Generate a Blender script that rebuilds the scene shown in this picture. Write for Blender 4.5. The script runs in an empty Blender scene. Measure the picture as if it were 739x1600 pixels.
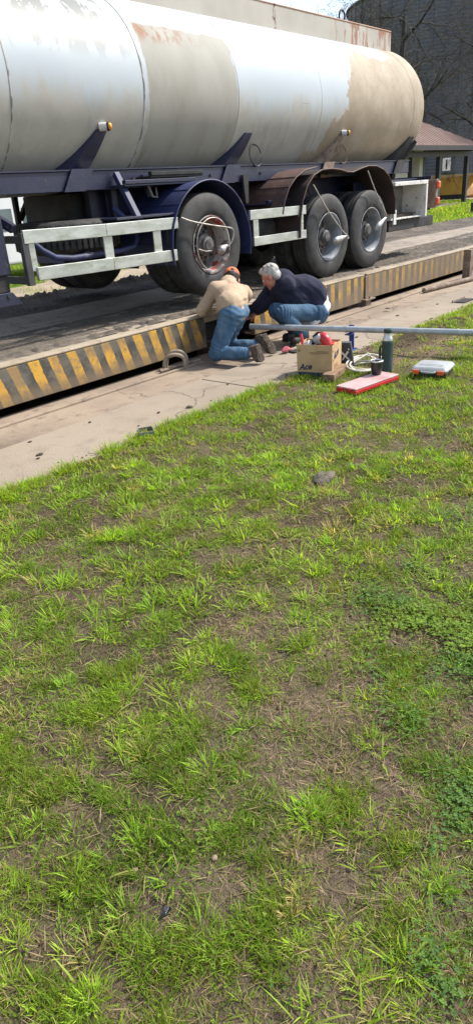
import bpy, bmesh, math, random
import numpy as np
from mathutils import Vector, Matrix
PI = math.pi
R_ = math.radians
rng = np.random.default_rng(7)
random.seed(7)
SC = bpy.context.scene
COL = SC.collection

# ------------------------------------------------------------------ camera, sky, sun, exposure
cd = bpy.data.cameras.new('camera')
cam = bpy.data.objects.new('camera', cd)
COL.objects.link(cam)
cd.sensor_fit = 'VERTICAL'
cd.sensor_height = 36.0
cd.lens = 1050.0 / 1600.0 * 36.0
cd.clip_start = 0.05
cd.clip_end = 2000.0
_m = Matrix(((0.63694, 0.36830, -0.67725), (-0.76834, 0.23152, -0.59670), (-0.06296, 0.90042, 0.43044)))
cam.matrix_world = Matrix.Translation((0, 0, 1.5)) @ _m.to_4x4()
SC.camera = cam

SUN_EL, SUN_AZ = 49.0, -29.0          # degrees; azimuth counted from +X (the trailer's rear) towards +Y
W = bpy.data.worlds.new('World')
SC.world = W
W.use_nodes = True
wn = W.node_tree.nodes
wl = W.node_tree.links
wn.clear()
wo = wn.new('ShaderNodeOutputWorld')
bg = wn.new('ShaderNodeBackground')
sk = wn.new('ShaderNodeTexSky')
sk.sky_type = 'NISHITA'
sk.sun_disc = False
sk.sun_elevation = R_(SUN_EL)
sk.sun_rotation = R_(90.0 - SUN_AZ)
sk.air_density = 1.0
sk.dust_density = 1.2
sk.ozone_density = 1.0
bg.inputs['Strength'].default_value = 0.15
hz_ = wn.new('ShaderNodeHueSaturation')          # thin high veil of cloud: a paler, less blue sky all round
hz_.inputs['Saturation'].default_value = 0.72
wl.new(sk.outputs[0], hz_.inputs['Color'])
wl.new(hz_.outputs[0], bg.inputs[0])
wl.new(bg.outputs[0], wo.inputs[0])
sd = bpy.data.lights.new('sun', 'SUN')
sd.energy = 3.7
sd.angle = R_(5.0)
sd.color = (1.0, 0.94, 0.85)
sun = bpy.data.objects.new('sun', sd)
COL.objects.link(sun)
sdir = Vector((math.cos(R_(SUN_EL)) * math.cos(R_(SUN_AZ)), math.cos(R_(SUN_EL)) * math.sin(R_(SUN_AZ)), math.sin(R_(SUN_EL))))
sun.rotation_euler = sdir.to_track_quat('Z', 'Y').to_euler()
sun.location = sdir * 60
SC.view_settings.view_transform = 'Standard'
SC.view_settings.look = 'None'
SC.view_settings.exposure = 0.88
SC.view_settings.gamma = 1.0
SC.view_settings.use_curve_mapping = False
SC.render.engine = 'CYCLES'

# ------------------------------------------------------------------ noise
def _hash(ix, iy, s):
    h = (ix.astype(np.int64) * 374761393 + iy.astype(np.int64) * 668265263 + s * 1442695041) & 0xffffffff
    h = ((h ^ (h >> 13)) * 1274126177) & 0xffffffff
    return ((h ^ (h >> 16)) & 0xffff) / 65535.0
def vn(x, y, s=0):
    x = np.asarray(x, float); y = np.asarray(y, float)
    ix = np.floor(x); iy = np.floor(y)
    fx = x - ix; fy = y - iy
    fx = fx * fx * (3 - 2 * fx); fy = fy * fy * (3 - 2 * fy)
    a = _hash(ix, iy, s); b = _hash(ix + 1, iy, s); c = _hash(ix, iy + 1, s); d = _hash(ix + 1, iy + 1, s)
    return (a * (1 - fx) + b * fx) * (1 - fy) + (c * (1 - fx) + d * fx) * fy
def fbm(x, y, o=4, s=0):
    t = 0; a = 0.5; n = 0
    for i in range(o):
        t = t + a * vn(np.asarray(x) * 2 ** i + 17.3 * i, np.asarray(y) * 2 ** i - 9.1 * i, s + i); n += a; a *= 0.5
    return t / n
def sstep(a, b, x):
    t = np.clip((np.asarray(x, float) - a) / (b - a), 0, 1)
    return t * t * (3 - 2 * t)

# ------------------------------------------------------------------ materials
class NT:
    def __init__(s, name):
        s.m = bpy.data.materials.new(name); s.m.use_nodes = True
        s.t = s.m.node_tree; s.t.nodes.clear()
        s.out = s.t.nodes.new('ShaderNodeOutputMaterial')
    def n(s, kind, ins=None, **kw):
        nd = s.t.nodes.new(kind)
        for k, v in kw.items(): setattr(nd, k, v)
        if ins:
            for k, v in ins.items(): s.set(nd.inputs[k], v)
        return nd
    def set(s, sock, v):
        if hasattr(v, 'is_output'): s.t.links.new(v, sock)
        elif isinstance(v, (tuple, list)) and len(v) == 3 and sock.type == 'RGBA': sock.default_value = (*v, 1)
        else: sock.default_value = v
    def math(s, op, a, b=0.0, c=0.0, clamp=False):
        nd = s.n('ShaderNodeMath', {0: a, 1: b, 2: c}, operation=op); nd.use_clamp = clamp
        return nd.outputs[0]
    def ramp(s, v, lo, hi):
        return s.n('ShaderNodeMapRange', {'Value': v, 'From Min': lo, 'From Max': hi}, interpolation_type='SMOOTHSTEP').outputs[0]
    def mix(s, f, a, b):
        nd = s.n('ShaderNodeMix', data_type='RGBA')
        s.set(nd.inputs[0], f); s.set(nd.inputs[6], a); s.set(nd.inputs[7], b)
        return nd.outputs[2]
    def mul(s, f, a, b):
        nd = s.n('ShaderNodeMix', data_type='RGBA', blend_type='MULTIPLY')
        s.set(nd.inputs[0], f); s.set(nd.inputs[6], a); s.set(nd.inputs[7], b)
        return nd.outputs[2]
    def obj(s): return s.n('ShaderNodeTexCoord').outputs['Object']
    def pos(s): return s.n('ShaderNodeNewGeometry').outputs['Position']
    def xyz(s, v):
        o = s.n('ShaderNodeSeparateXYZ', {0: v}).outputs
        return o[0], o[1], o[2]
    def vec(s, x, y, z): return s.n('ShaderNodeCombineXYZ', {0: x, 1: y, 2: z}).outputs[0]
    def scale(s, v, k): return s.n('ShaderNodeMapping', {0: v, 3: k}).outputs[0]
    def noise(s, v, sc, det=5.0, rough=0.55, dist=0.0):
        return s.n('ShaderNodeTexNoise', {'Vector': v, 'Scale': sc, 'Detail': det, 'Roughness': rough, 'Distortion': dist}).outputs[0]
    def bump(s, h, st=0.3, d=0.01):
        return s.n('ShaderNodeBump', {'Height': h, 'Strength': st, 'Distance': d}).outputs[0]
    def bsdf(s, color, rough=0.6, metal=0.0, normal=None, **kw):
        b = s.n('ShaderNodeBsdfPrincipled', {'Base Color': color, 'Roughness': rough, 'Metallic': metal})
        if normal is not None: s.set(b.inputs['Normal'], normal)
        for k, v in kw.items(): s.set(b.inputs[k.replace('_', ' ')], v)
        s.t.links.new(b.outputs[0], s.out.inputs[0])
        return b
MATS = {}
def pm(name, c1, c2=None, sc=6.0, lo=0.4, hi=0.65, rough=0.6, metal=0.0, bump=0.0, bsc=60.0, c3=None, sc3=25.0, lo3=0.58, hi3=0.68, stretch=None, **kw):
    n = NT(name); v = n.obj()
    if stretch: v = n.scale(v, stretch)
    col = c1
    if c2 is not None: col = n.mix(n.ramp(n.noise(v, sc), lo, hi), c1, c2)
    if c3 is not None: col = n.mix(n.ramp(n.noise(v, sc3, 6.0, 0.65), lo3, hi3), col, c3)
    nr = None
    if bump: nr = n.bump(n.noise(v, bsc, 4.0), bump, 0.02)
    n.bsdf(col, rough, metal, nr, **kw)
    MATS[name] = n.m
    return n.m

NAVY = pm('navy_paint', (0.010, 0.013, 0.036), (0.018, 0.020, 0.046), 3, rough=0.42, c3=(0.07, 0.06, 0.06), sc3=14, lo3=0.6, hi3=0.75, bump=0.08, bsc=30)
NAVYF = pm('fender_blue_paint', (0.021, 0.030, 0.098), (0.014, 0.020, 0.066), 4, rough=0.6, c3=(0.11, 0.10, 0.11), sc3=9, lo3=0.58, hi3=0.75)
RUSTF = pm('rusty_brown_fender', (0.095, 0.05, 0.038), (0.06, 0.033, 0.028), 4, rough=0.7, c3=(0.14, 0.09, 0.07), sc3=11, bump=0.2, bsc=40)
BLACKM = pm('black_undercarriage', (0.012, 0.012, 0.013), (0.03, 0.028, 0.026), 5, rough=0.75, bump=0.2, bsc=30)
ALU = pm('weathered_aluminium', (0.42, 0.44, 0.41), (0.55, 0.57, 0.54), 4, rough=0.42, metal=0.75, c3=(0.33, 0.37, 0.29), sc3=6, lo3=0.52, hi3=0.7, stretch=(1, 1, 3))
TYRE = pm('tyre_rubber', (0.017, 0.017, 0.018), (0.034, 0.033, 0.032), 9, rough=0.72, c3=(0.06, 0.055, 0.05), sc3=16, lo3=0.60, hi3=0.78, bump=0.12, bsc=80)
TYRED = pm('tyre_tread_rubber', (0.016, 0.016, 0.016), (0.05, 0.046, 0.042), 10, rough=0.85, bump=0.3, bsc=60)
RIMG = pm('grey_rim_paint', (0.25, 0.275, 0.305), (0.17, 0.18, 0.195), 7, rough=0.45, c3=(0.10, 0.085, 0.07), sc3=12, lo3=0.58, hi3=0.72)
RIMR = pm('worn_red_rim_paint', (0.34, 0.325, 0.31), (0.30, 0.045, 0.036), 9, lo=0.52, hi=0.57, rough=0.5, c3=(0.09, 0.06, 0.055), sc3=7, lo3=0.50, hi3=0.58)
HUBM = pm('dirty_hub_metal', (0.13, 0.125, 0.12), (0.05, 0.047, 0.045), 12, rough=0.55, metal=0.4, bump=0.2)
CHROME = pm('dull_chrome', (0.42, 0.42, 0.42), (0.26, 0.25, 0.24), 15, rough=0.42, metal=0.8)
HOSE = pm('air_line_metal', (0.44, 0.41, 0.37), (0.28, 0.25, 0.22), 20, rough=0.45, metal=0.4)
WHITEP = pm('chipped_white_paint', (0.62, 0.61, 0.58), (0.5, 0.48, 0.44), 5, rough=0.5, c3=(0.10, 0.085, 0.07), sc3=13, lo3=0.6, hi3=0.66)
BOXIN = pm('toolbox_inner_panel', (0.20, 0.20, 0.185), (0.13, 0.125, 0.11), 7, rough=0.7, c3=(0.05, 0.045, 0.04), sc3=7, lo3=0.55, hi3=0.75)
AMBER = pm('amber_lens', (0.75, 0.28, 0.02), rough=0.2)
REDL = pm('orange_red_lens', (0.62, 0.09, 0.025), (0.5, 0.06, 0.02), 20, rough=0.25)
GALV = pm('galvanised_pipe', (0.36, 0.385, 0.395), (0.45, 0.47, 0.475), 12, rough=0.5, metal=0.55, c3=(0.28, 0.28, 0.27), sc3=20, lo3=0.62, hi3=0.75)
BLUEP = pm('blue_post_paint', (0.012, 0.05, 0.27), (0.01, 0.04, 0.2), 20, rough=0.45)
CARD = pm('corrugated_cardboard', (0.50, 0.34, 0.18), (0.44, 0.29, 0.15), 8, rough=0.85, c3=(0.38, 0.24, 0.12), sc3=14, lo3=0.6, hi3=0.75)
INK = pm('dark_blue_print', (0.018, 0.025, 0.06), (0.03, 0.04, 0.08), 60, rough=0.8)
INKB = pm('brown_print', (0.16, 0.10, 0.06), (0.22, 0.14, 0.08), 90, rough=0.85)
CHARC = pm('charcoal_board', (0.035, 0.04, 0.05), (0.055, 0.06, 0.07), 15, rough=0.7)
WHITEPL = pm('white_plastic', (0.62, 0.62, 0.60), (0.5, 0.49, 0.46), 12, rough=0.45)
GREYPL = pm('pale_grey_plastic', (0.36, 0.37, 0.375), (0.30, 0.31, 0.315), 9, rough=0.4)
BLACKPL = pm('black_plastic', (0.014, 0.014, 0.015), (0.025, 0.025, 0.026), 20, rough=0.4)
ORANGEPL = pm('orange_plastic', (0.75, 0.11, 0.02), (0.62, 0.09, 0.02), 20, rough=0.4)
REDPL = pm('red_plastic', (0.55, 0.025, 0.03), (0.45, 0.02, 0.025), 15, rough=0.35)
PINKTOP = pm('frosted_pink_lid', (0.50, 0.33, 0.32), (0.52, 0.40, 0.39), 7, rough=0.3, c3=(0.46, 0.24, 0.235), sc3=4, lo3=0.5, hi3=0.75)
THERMG = pm('hammered_green_enamel', (0.012, 0.032, 0.027), (0.018, 0.042, 0.036), 90, rough=0.4, bump=0.15, bsc=200)
STEEL = pm('brushed_steel', (0.6, 0.61, 0.62), (0.5, 0.51, 0.52), 20, rough=0.35, metal=0.6)
CABLE = pm('cream_cable', (0.58, 0.55, 0.45), (0.48, 0.45, 0.36), 20, rough=0.6)
WOODB = pm('weathered_wood', (0.25, 0.16, 0.09), (0.14, 0.085, 0.05), 6, rough=0.85, stretch=(1, 6, 6), bump=0.3)
DARKW = pm('dark_stained_wood', (0.03, 0.022, 0.018), (0.05, 0.036, 0.028), 8, rough=0.8)
RUSTM = pm('rusty_steel', (0.16, 0.11, 0.08), (0.27, 0.21, 0.16), 9, rough=0.85, c3=(0.10, 0.055, 0.03), sc3=18, bump=0.3)
CONDUIT = pm('dusty_conduit', (0.30, 0.24, 0.18), (0.20, 0.15, 0.11), 12, rough=0.8, bump=0.2)
MUDC = pm('dried_mud', (0.085, 0.066, 0.05), (0.055, 0.043, 0.034), 20, rough=0.95, bump=0.5, bsc=50)
MUDG = pm('grey_clod', (0.085, 0.07, 0.054), (0.14, 0.115, 0.088), 30, rough=0.95, bump=0.6, bsc=60)
SKIN = pm('skin', (0.46, 0.24, 0.17), (0.40, 0.19, 0.13), 18, rough=0.55)
SKINR = pm('ruddy_skin', (0.48, 0.21, 0.15), (0.42, 0.15, 0.11), 16, rough=0.55)
JACKET = pm('khaki_cotton', (0.41, 0.305, 0.205), (0.355, 0.26, 0.175), 7, rough=0.92, bump=0.15, bsc=300)
NAVYK = pm('navy_knit', (0.010, 0.012, 0.030), (0.016, 0.018, 0.042), 10, rough=0.95, bump=0.25, bsc=350)
def denim(name, c1, c2, c3):
    return pm(name, c1, c2, 9, 0.38, 0.62, rough=0.9, c3=c3, sc3=5, lo3=0.52, hi3=0.7, bump=0.15, bsc=400)
DENIM1 = denim('worn_blue_denim', (0.040, 0.095, 0.165), (0.065, 0.135, 0.215), (0.13, 0.18, 0.22))
DENIM2 = denim('blue_denim', (0.028, 0.068, 0.125), (0.045, 0.10, 0.17), (0.075, 0.135, 0.20))
SHIRTW = pm('white_shirt', (0.68, 0.69, 0.72), (0.6, 0.61, 0.65), 10, rough=0.85)
CAPO = pm('faded_orange_cap', (0.62, 0.17, 0.08), (0.55, 0.14, 0.065), 15, rough=0.9)
HAIRD = pm('dark_hair', (0.012, 0.010, 0.009), (0.03, 0.026, 0.022), 40, rough=0.6)
HAIRG = pm('grey_hair', (0.46, 0.44, 0.40), (0.30, 0.285, 0.26), 30, rough=0.65, bump=0.6, bsc=90, stretch=(1, 1, 0.3))
SHOEM = pm('muddy_shoe', (0.075, 0.058, 0.043), (0.13, 0.10, 0.075), 18, rough=0.95, bump=0.5, bsc=60)
SOLEM = pm('muddy_sole', (0.12, 0.095, 0.072), (0.06, 0.047, 0.036), 22, rough=0.95, bump=0.7, bsc=70)
SHOEB = pm('black_shoe', (0.014, 0.013, 0.013), (0.03, 0.027, 0.025), 18, rough=0.7)
ROOFT = pm('brown_red_roof_sheet', (0.165, 0.095, 0.075), (0.20, 0.12, 0.098), 1.5, rough=0.7, c3=(0.17, 0.10, 0.085), sc3=4)
DARKP = pm('dark_post_paint', (0.016, 0.016, 0.019), (0.026, 0.026, 0.028), 3, rough=0.6)
WALLW = pm('white_render', (0.62, 0.60, 0.55), (0.55, 0.53, 0.48), 0.8, rough=0.9)
SKIPY = pm('worn_yellow_skip', (0.45, 0.26, 0.035), (0.36, 0.19, 0.03), 1.2, rough=0.7, c3=(0.17, 0.08, 0.03), sc3=2.5, lo3=0.56, hi3=0.66)
SKIPR = pm('sandy_skip_rim', (0.50, 0.34, 0.16), (0.35, 0.22, 0.10), 2, rough=0.8)
DRUMB = pm('blue_drum', (0.02, 0.10, 0.30), (0.03, 0.13, 0.34), 3, rough=0.5)
SANDM = pm('orange_sand', (0.62, 0.40, 0.20), (0.55, 0.34, 0.17), 4, rough=1.0, bump=0.5, bsc=12)
GREEND = pm('dark_green_panel', (0.02, 0.045, 0.035), (0.03, 0.06, 0.045), 2, rough=0.6)
BARK = pm('bark', (0.030, 0.026, 0.024), (0.055, 0.048, 0.042), 3, rough=0.95, bump=0.6, bsc=12)
TWIG = pm('twig_bark', (0.045, 0.038, 0.034), (0.08, 0.07, 0.055), 2, rough=0.95)
TWIGP = pm('lichen_twigs', (0.085, 0.078, 0.056), (0.055, 0.05, 0.038), 2, rough=0.95)
VANW = pm('white_van_paint', (0.62, 0.64, 0.65), (0.56, 0.58, 0.6), 1, rough=0.3)
GLASSD = pm('tinted_glass', (0.09, 0.13, 0.14), (0.12, 0.16, 0.17), 2, rough=0.08)
PAPERW = pm('sign_white', (0.7, 0.7, 0.68), rough=0.6)
PINKR = pm('pink_rag', (0.5, 0.12, 0.15), rough=0.9)
STONEP = pm('pale_pebble', (0.27, 0.205, 0.135), (0.22, 0.165, 0.11), 30, rough=0.9)

def mat_tank():
    n = NT('tank_paint'); p = n.pos(); x, y, z = n.xyz(p)
    v = n.vec(x, 0.0, z)
    big = n.noise(p, 1.3, 4.0); mid = n.noise(p, 5.0, 6.0, 0.6); fine = n.noise(p, 22.0, 5.0, 0.6)
    streak = n.noise(n.scale(p, (3.2, 0.8, 0.7)), 1.5, 7.0, 0.66, 0.4)
    white = n.mix(n.ramp(big, 0.35, 0.7), (0.39, 0.435, 0.46), (0.425, 0.465, 0.485))
    # grime on the lower half, streaked down the shell
    h = n.math('ADD', z, n.math('MULTIPLY', n.math('SUBTRACT', streak, 0.5), 0.75))
    gr = n.ramp(h, 2.50, 2.20)
    grime = n.mix(n.ramp(mid, 0.35, 0.68), (0.425, 0.40, 0.345), (0.365, 0.34, 0.285))
    grime = n.mix(n.math('MULTIPLY', n.ramp(streak, 0.48, 0.72), 0.55), grime, (0.235, 0.205, 0.16))
    col = n.mix(n.math('MULTIPLY', gr, 0.85), white, grime)
    # bare grey repair panel
    jag = n.math('MULTIPLY', n.math('SUBTRACT', mid, 0.5), 0.10)
    def band(val, a, b, s):
        return n.math('MULTIPLY', n.ramp(val, a - s, a + s), n.ramp(val, b + s, b - s))
    xj = n.math('ADD', x, jag); zj = n.math('ADD', z, jag)
    panel = n.math('MULTIPLY', band(xj, 5.27, 6.60, 0.012), n.ramp(zj, 2.99, 2.965))
    pc = n.mix(n.ramp(n.noise(n.scale(p, (2, 1, 1)), 1.5, 6.0, 0.6), 0.35, 0.7), (0.325, 0.315, 0.275), (0.285, 0.27, 0.23))
    pc = n.mix(n.math('MULTIPLY', n.ramp(streak, 0.48, 0.7), n.ramp(z, 2.9, 2.0)), pc, (0.235, 0.21, 0.165))
    rustp = n.math('MULTIPLY', n.ramp(n.noise(n.scale(p, (1, 1, 0.5)), 9.0, 6.0, 0.65), 0.47, 0.58), band(z, 2.84, 2.99, 0.05))
    rustp = n.math('MULTIPLY', rustp, n.ramp(x, 6.5, 5.4))
    pc = n.mix(n.math('MULTIPLY', rustp, 0.8), pc, (0.24, 0.095, 0.03))
    col = n.mix(n.math('MULTIPLY', panel, 0.95), col, pc)
    # flaked tan primer towards the rear
    zz = n.math('SUBTRACT', 3.0, z)
    edge = n.math('ADD', n.math('MULTIPLY', n.math('MULTIPLY', zz, zz), -0.62), 9.05)
    jag2 = n.math('MULTIPLY', n.math('SUBTRACT', n.noise(v, 2.6, 6.0, 0.62), 0.5), 1.9)
    tanm = n.ramp(n.math('ADD', n.math('SUBTRACT', x, edge), jag2), -0.07, 0.05)
    topw = n.math('MULTIPLY', n.math('ADD', n.math('SUBTRACT', z, 3.08), n.math('MULTIPLY', n.math('SUBTRACT', mid, 0.5), 0.5)), 1.0)
    tanm = n.math('MULTIPLY', tanm, n.math('MAXIMUM', n.ramp(topw, 0.03, -0.03), n.ramp(x, 10.4, 10.6)))
    tanc = n.mix(n.ramp(n.noise(p, 2.4, 6.0, 0.62), 0.35, 0.68), (0.385, 0.32, 0.235), (0.29, 0.23, 0.155))
    tanc = n.mix(n.math('MULTIPLY', n.ramp(fine, 0.55, 0.7), 0.55), tanc, (0.24, 0.19, 0.13))
    tanc = n.mix(n.math('MULTIPLY', n.ramp(streak, 0.54, 0.72), 0.45), tanc, (0.20, 0.165, 0.12))
    col = n.mix(n.math('MULTIPLY', tanm, 0.93), col, tanc)
    # flaking of the white paint up front
    fl = n.noise(n.scale(p, (2.4, 1, 1.0)), 2.9, 7.0, 0.62)
    flm = n.math('MULTIPLY', n.ramp(fl, 0.52, 0.535), n.math('MULTIPLY', band(x, 3.75, 5.1, 0.15), n.ramp(z, 2.60, 2.80)))
    col = n.mix(n.math('MULTIPLY', flm, 0.85), col, (0.185, 0.18, 0.165))
    # small scratches
    scv = n.noise(n.scale(p, (1.2, 1, 7)), 3.0, 4.0, 0.7)
    scm = n.math('MULTIPLY', n.ramp(scv, 0.70, 0.72), n.ramp(fine, 0.45, 0.55))
    col = n.mix(n.math('MULTIPLY', scm, 0.6), col, (0.16, 0.15, 0.14))
    rough = n.math('ADD', 0.44, n.math('MULTIPLY', n.math('MAXIMUM', gr, n.math('MAXIMUM', tanm, panel)), 0.28))
    nr = n.bump(n.math('ADD', n.noise(p, 1.1, 2.0), n.math('MULTIPLY', fine, 0.03)), 0.12, 0.05)
    n.bsdf(col, rough, 0.0, nr).inputs['Specular IOR Level'].default_value = 0.25
    return n.m
TANKM = mat_tank()
def mat_walk():
    n = NT('coaming_paint'); p = n.pos(); x, y, z = n.xyz(p)
    a = n.noise(p, 1.6, 5.0, 0.6); f = n.noise(n.scale(p, (3, 1, 0.9)), 3.0, 6.0, 0.62); fi = n.noise(p, 18, 5.0, 0.6)
    col = n.mix(n.ramp(a, 0.35, 0.7), (0.43, 0.40, 0.345), (0.365, 0.335, 0.285))
    rm = n.math('MULTIPLY', n.ramp(f, 0.50, 0.58), n.ramp(x, 9.2, 9.7))
    col = n.mix(n.math('MULTIPLY', rm, 0.85), col, (0.26, 0.10, 0.035))
    ed = n.math('MULTIPLY', n.ramp(n.math('ADD', z, n.math('MULTIPLY', n.math('SUBTRACT', fi, 0.5), 0.05)), 3.475, 3.495), 0.75)
    col = n.mix(ed, col, (0.33, 0.17, 0.08))
    d = n.math('ABSOLUTE', n.math('SUBTRACT', n.math('ADD', x, n.math('MULTIPLY', n.math('SUBTRACT', fi, 0.5), 0.12)), 8.03))
    dr = n.math('MULTIPLY', n.ramp(d, 0.04, 0.012), n.ramp(fi, 0.38, 0.5))
    col = n.mix(n.math('MULTIPLY', dr, 0.9), col, (0.11, 0.045, 0.02))
    n.bsdf(col, 0.62, 0.0, n.bump(fi, 0.1, 0.01))
    return n.m
WALKM = mat_walk()
def mat_stripes():
    n = NT('hazard_stripe_paint'); p = n.pos(); x, y, z = n.xyz(p)
    fi = n.noise(p, 26, 6.0, 0.65); mid = n.noise(p, 4.0, 5.0, 0.6); bi = n.noise(p, 1.1, 4.0)
    slant = n.math('MULTIPLY', n.ramp(x, 7.6, 4.6), 0.32)
    sx = n.math('ADD', n.math('ADD', x, n.math('MULTIPLY', z, slant)), n.math('ADD', n.math('MULTIPLY', n.math('SUBTRACT', fi, 0.5), 0.022), n.math('MULTIPLY', n.math('SUBTRACT', n.noise(n.scale(p, (4.5, 0.0, 0.6)), 1.0, 2.0), 0.5), 0.07)))
    ph = n.math('FRACT', n.math('DIVIDE', n.math('SUBTRACT', sx, 2.96), 0.1905))
    ym = n.math('MULTIPLY', n.ramp(ph, -0.012, 0.012), n.ramp(ph, 0.522, 0.498))
    yel = n.mix(n.ramp(mid, 0.35, 0.65), (0.60, 0.325, 0.03), (0.47, 0.25, 0.028))
    yel = n.mix(n.math('MULTIPLY', n.ramp(fi, 0.55, 0.68), 0.65), yel, (0.16, 0.12, 0.06))
    blk = n.mix(n.ramp(mid, 0.35, 0.7), (0.035, 0.037, 0.037), (0.065, 0.066, 0.062))
    col = n.mix(ym, blk, yel)
    worn = n.math('MULTIPLY', n.ramp(n.math('ADD', mid, n.math('MULTIPLY', fi, 0.45)), 0.62, 0.82), 0.6)
    col = n.mix(worn, col, (0.15, 0.13, 0.10))
    dirt = n.math('ADD', n.ramp(n.math('ADD', z, n.math('MULTIPLY', n.math('SUBTRACT', mid, 0.5), 0.25)), 0.19, 0.06), n.math('MULTIPLY', n.ramp(x, 6.2, 9.6), 0.62), clamp=True)
    dirt = n.math('MULTIPLY', n.math('ADD', dirt, 0.16, clamp=True), n.math('ADD', 0.45, n.math('MULTIPLY', mid, 0.75)), clamp=True)
    col = n.mix(dirt, col, (0.155, 0.115, 0.072))
    n.bsdf(col, 0.75, 0.0, n.bump(fi, 0.25, 0.01))
    return n.m
STRIPE = mat_stripes()
def mat_concrete(name, c1, c2, c3, sc=1.0, stain=0.5):
    n = NT(name); p = n.pos()
    a = n.noise(p, 0.9 * sc, 6.0, 0.6); b = n.noise(p, 4.5 * sc, 6.0, 0.62); f = n.noise(p, 60.0, 4.0, 0.6); g = n.noise(p, 160.0, 2.0)
    col = n.mix(n.ramp(a, 0.35, 0.66), c1, c2)
    col = n.mix(n.math('MULTIPLY', n.ramp(b, 0.5, 0.72), stain), col, c3)
    col = n.mix(n.math('MULTIPLY', n.ramp(f, 0.6, 0.75), 0.3), col, tuple(k * 0.5 for k in c3))
    big = n.noise(p, 0.45 * sc, 5.0, 0.65, 0.6)
    col = n.mix(n.math('MULTIPLY', n.ramp(big, 0.52, 0.68), 0.55), col, tuple(k * 0.75 for k in c3))
    vw = n.n('ShaderNodeTexVoronoi', {'Vector': n.n('ShaderNodeVectorMath', {0: p, 1: n.n('ShaderNodeTexNoise', {'Vector': p, 'Scale': 1.7, 'Detail': 5.0}).outputs[1]}, operation='ADD').outputs[0], 'Scale': 0.42}, feature='DISTANCE_TO_EDGE').outputs[0]
    ck = n.math('MULTIPLY', n.ramp(vw, 0.006, 0.0015), n.ramp(a, 0.42, 0.5))
    col = n.mix(n.math('MULTIPLY', ck, 0.7), col, tuple(k * 0.35 for k in c3))
    n.bsdf(col, 0.92, 0.0, n.bump(n.math('ADD', n.math('MULTIPLY', b, 0.6), n.math('ADD', f, n.math('MULTIPLY', g, 0.4))), 0.35, 0.012))
    return n.m
CONC = mat_concrete('sandy_concrete', (0.29, 0.238, 0.178), (0.245, 0.20, 0.15), (0.17, 0.135, 0.10))
CHANC = mat_concrete('stained_channel_concrete', (0.30, 0.235, 0.17), (0.22, 0.17, 0.125), (0.14, 0.105, 0.078), 1.6, 0.8)
DECKC = mat_concrete('deck_concrete', (0.30, 0.25, 0.195), (0.22, 0.18, 0.14), (0.13, 0.105, 0.08), 1.3, 0.85)
DECKE = mat_concrete('deck_edge_concrete', (0.36, 0.30, 0.22), (0.28, 0.225, 0.16), (0.20, 0.155, 0.11), 2.0, 0.6)
PITM = mat_concrete('dark_pit_concrete', (0.10, 0.08, 0.062), (0.07, 0.056, 0.045), (0.05, 0.04, 0.03))  # darker concrete tone for the pit
def mat_attr(name, rough=0.9, bump=0.0, bsc=40, trans=0.0, spec=0.3, vary=0.25):
    n = NT(name)
    c = n.n('ShaderNodeAttribute', attribute_name='tint').outputs['Color']
    nr = None
    if bump:
        p = n.pos(); f = n.noise(p, bsc, 5.0, 0.65); f2 = n.noise(p, bsc * 5, 3.0, 0.6)
        c = n.mix(n.math('MULTIPLY', n.ramp(f, 0.42, 0.72), vary), c, n.mul(1.0, c, (0.45, 0.42, 0.38)))
        c = n.mix(n.math('MULTIPLY', n.ramp(f2, 0.56, 0.72), vary * 1.6), c, n.mul(1.0, c, (1.9, 1.8, 1.6)))
        nr = n.bump(n.math('ADD', f, n.math('MULTIPLY', f2, 0.45)), bump, 0.02)
    b = n.bsdf(c, rough, 0.0, nr)
    b.inputs['Specular IOR Level'].default_value = spec
    if trans:
        t = n.n('ShaderNodeBsdfTranslucent', {'Color': n.mul(1.0, c, (1.5, 1.4, 0.5))})
        mx = n.n('ShaderNodeMixShader', {0: trans})
        n.t.links.new(b.outputs[0], mx.inputs[1]); n.t.links.new(t.outputs[0], mx.inputs[2])
        n.t.links.new(mx.outputs[0], n.out.inputs[0])
    return n.m
SOIL = mat_attr('soil', 0.95, 1.0, 42, vary=0.6, spec=0.05)
MUDT = mat_attr('tracked_mud', 0.9, 0.8, 22, vary=0.45)
GRASSM = mat_attr('grass_blade', 0.6, trans=0.5, spec=0.12)
CLOVERM = mat_attr('clover_leaf', 0.55, trans=0.35, spec=0.2)
STRAWM = mat_attr('dry_straw', 0.9, spec=0.1)
def mat_silo():
    n = NT('dark_galvanised_silo'); p = n.pos(); x, y, z = n.xyz(p)
    a = n.noise(p, 0.25, 4.0); b = n.noise(n.scale(p, (1, 1, 0.25)), 1.4, 5.0)
    col = n.mix(n.ramp(a, 0.35, 0.7), (0.10, 0.112, 0.132), (0.13, 0.142, 0.158))
    col = n.mix(n.math('MULTIPLY', n.ramp(b, 0.5, 0.75), 0.5), col, (0.11, 0.115, 0.125))
    n.bsdf(col, 0.6, 0.35)
    return n.m
SILOM = mat_silo()

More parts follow.
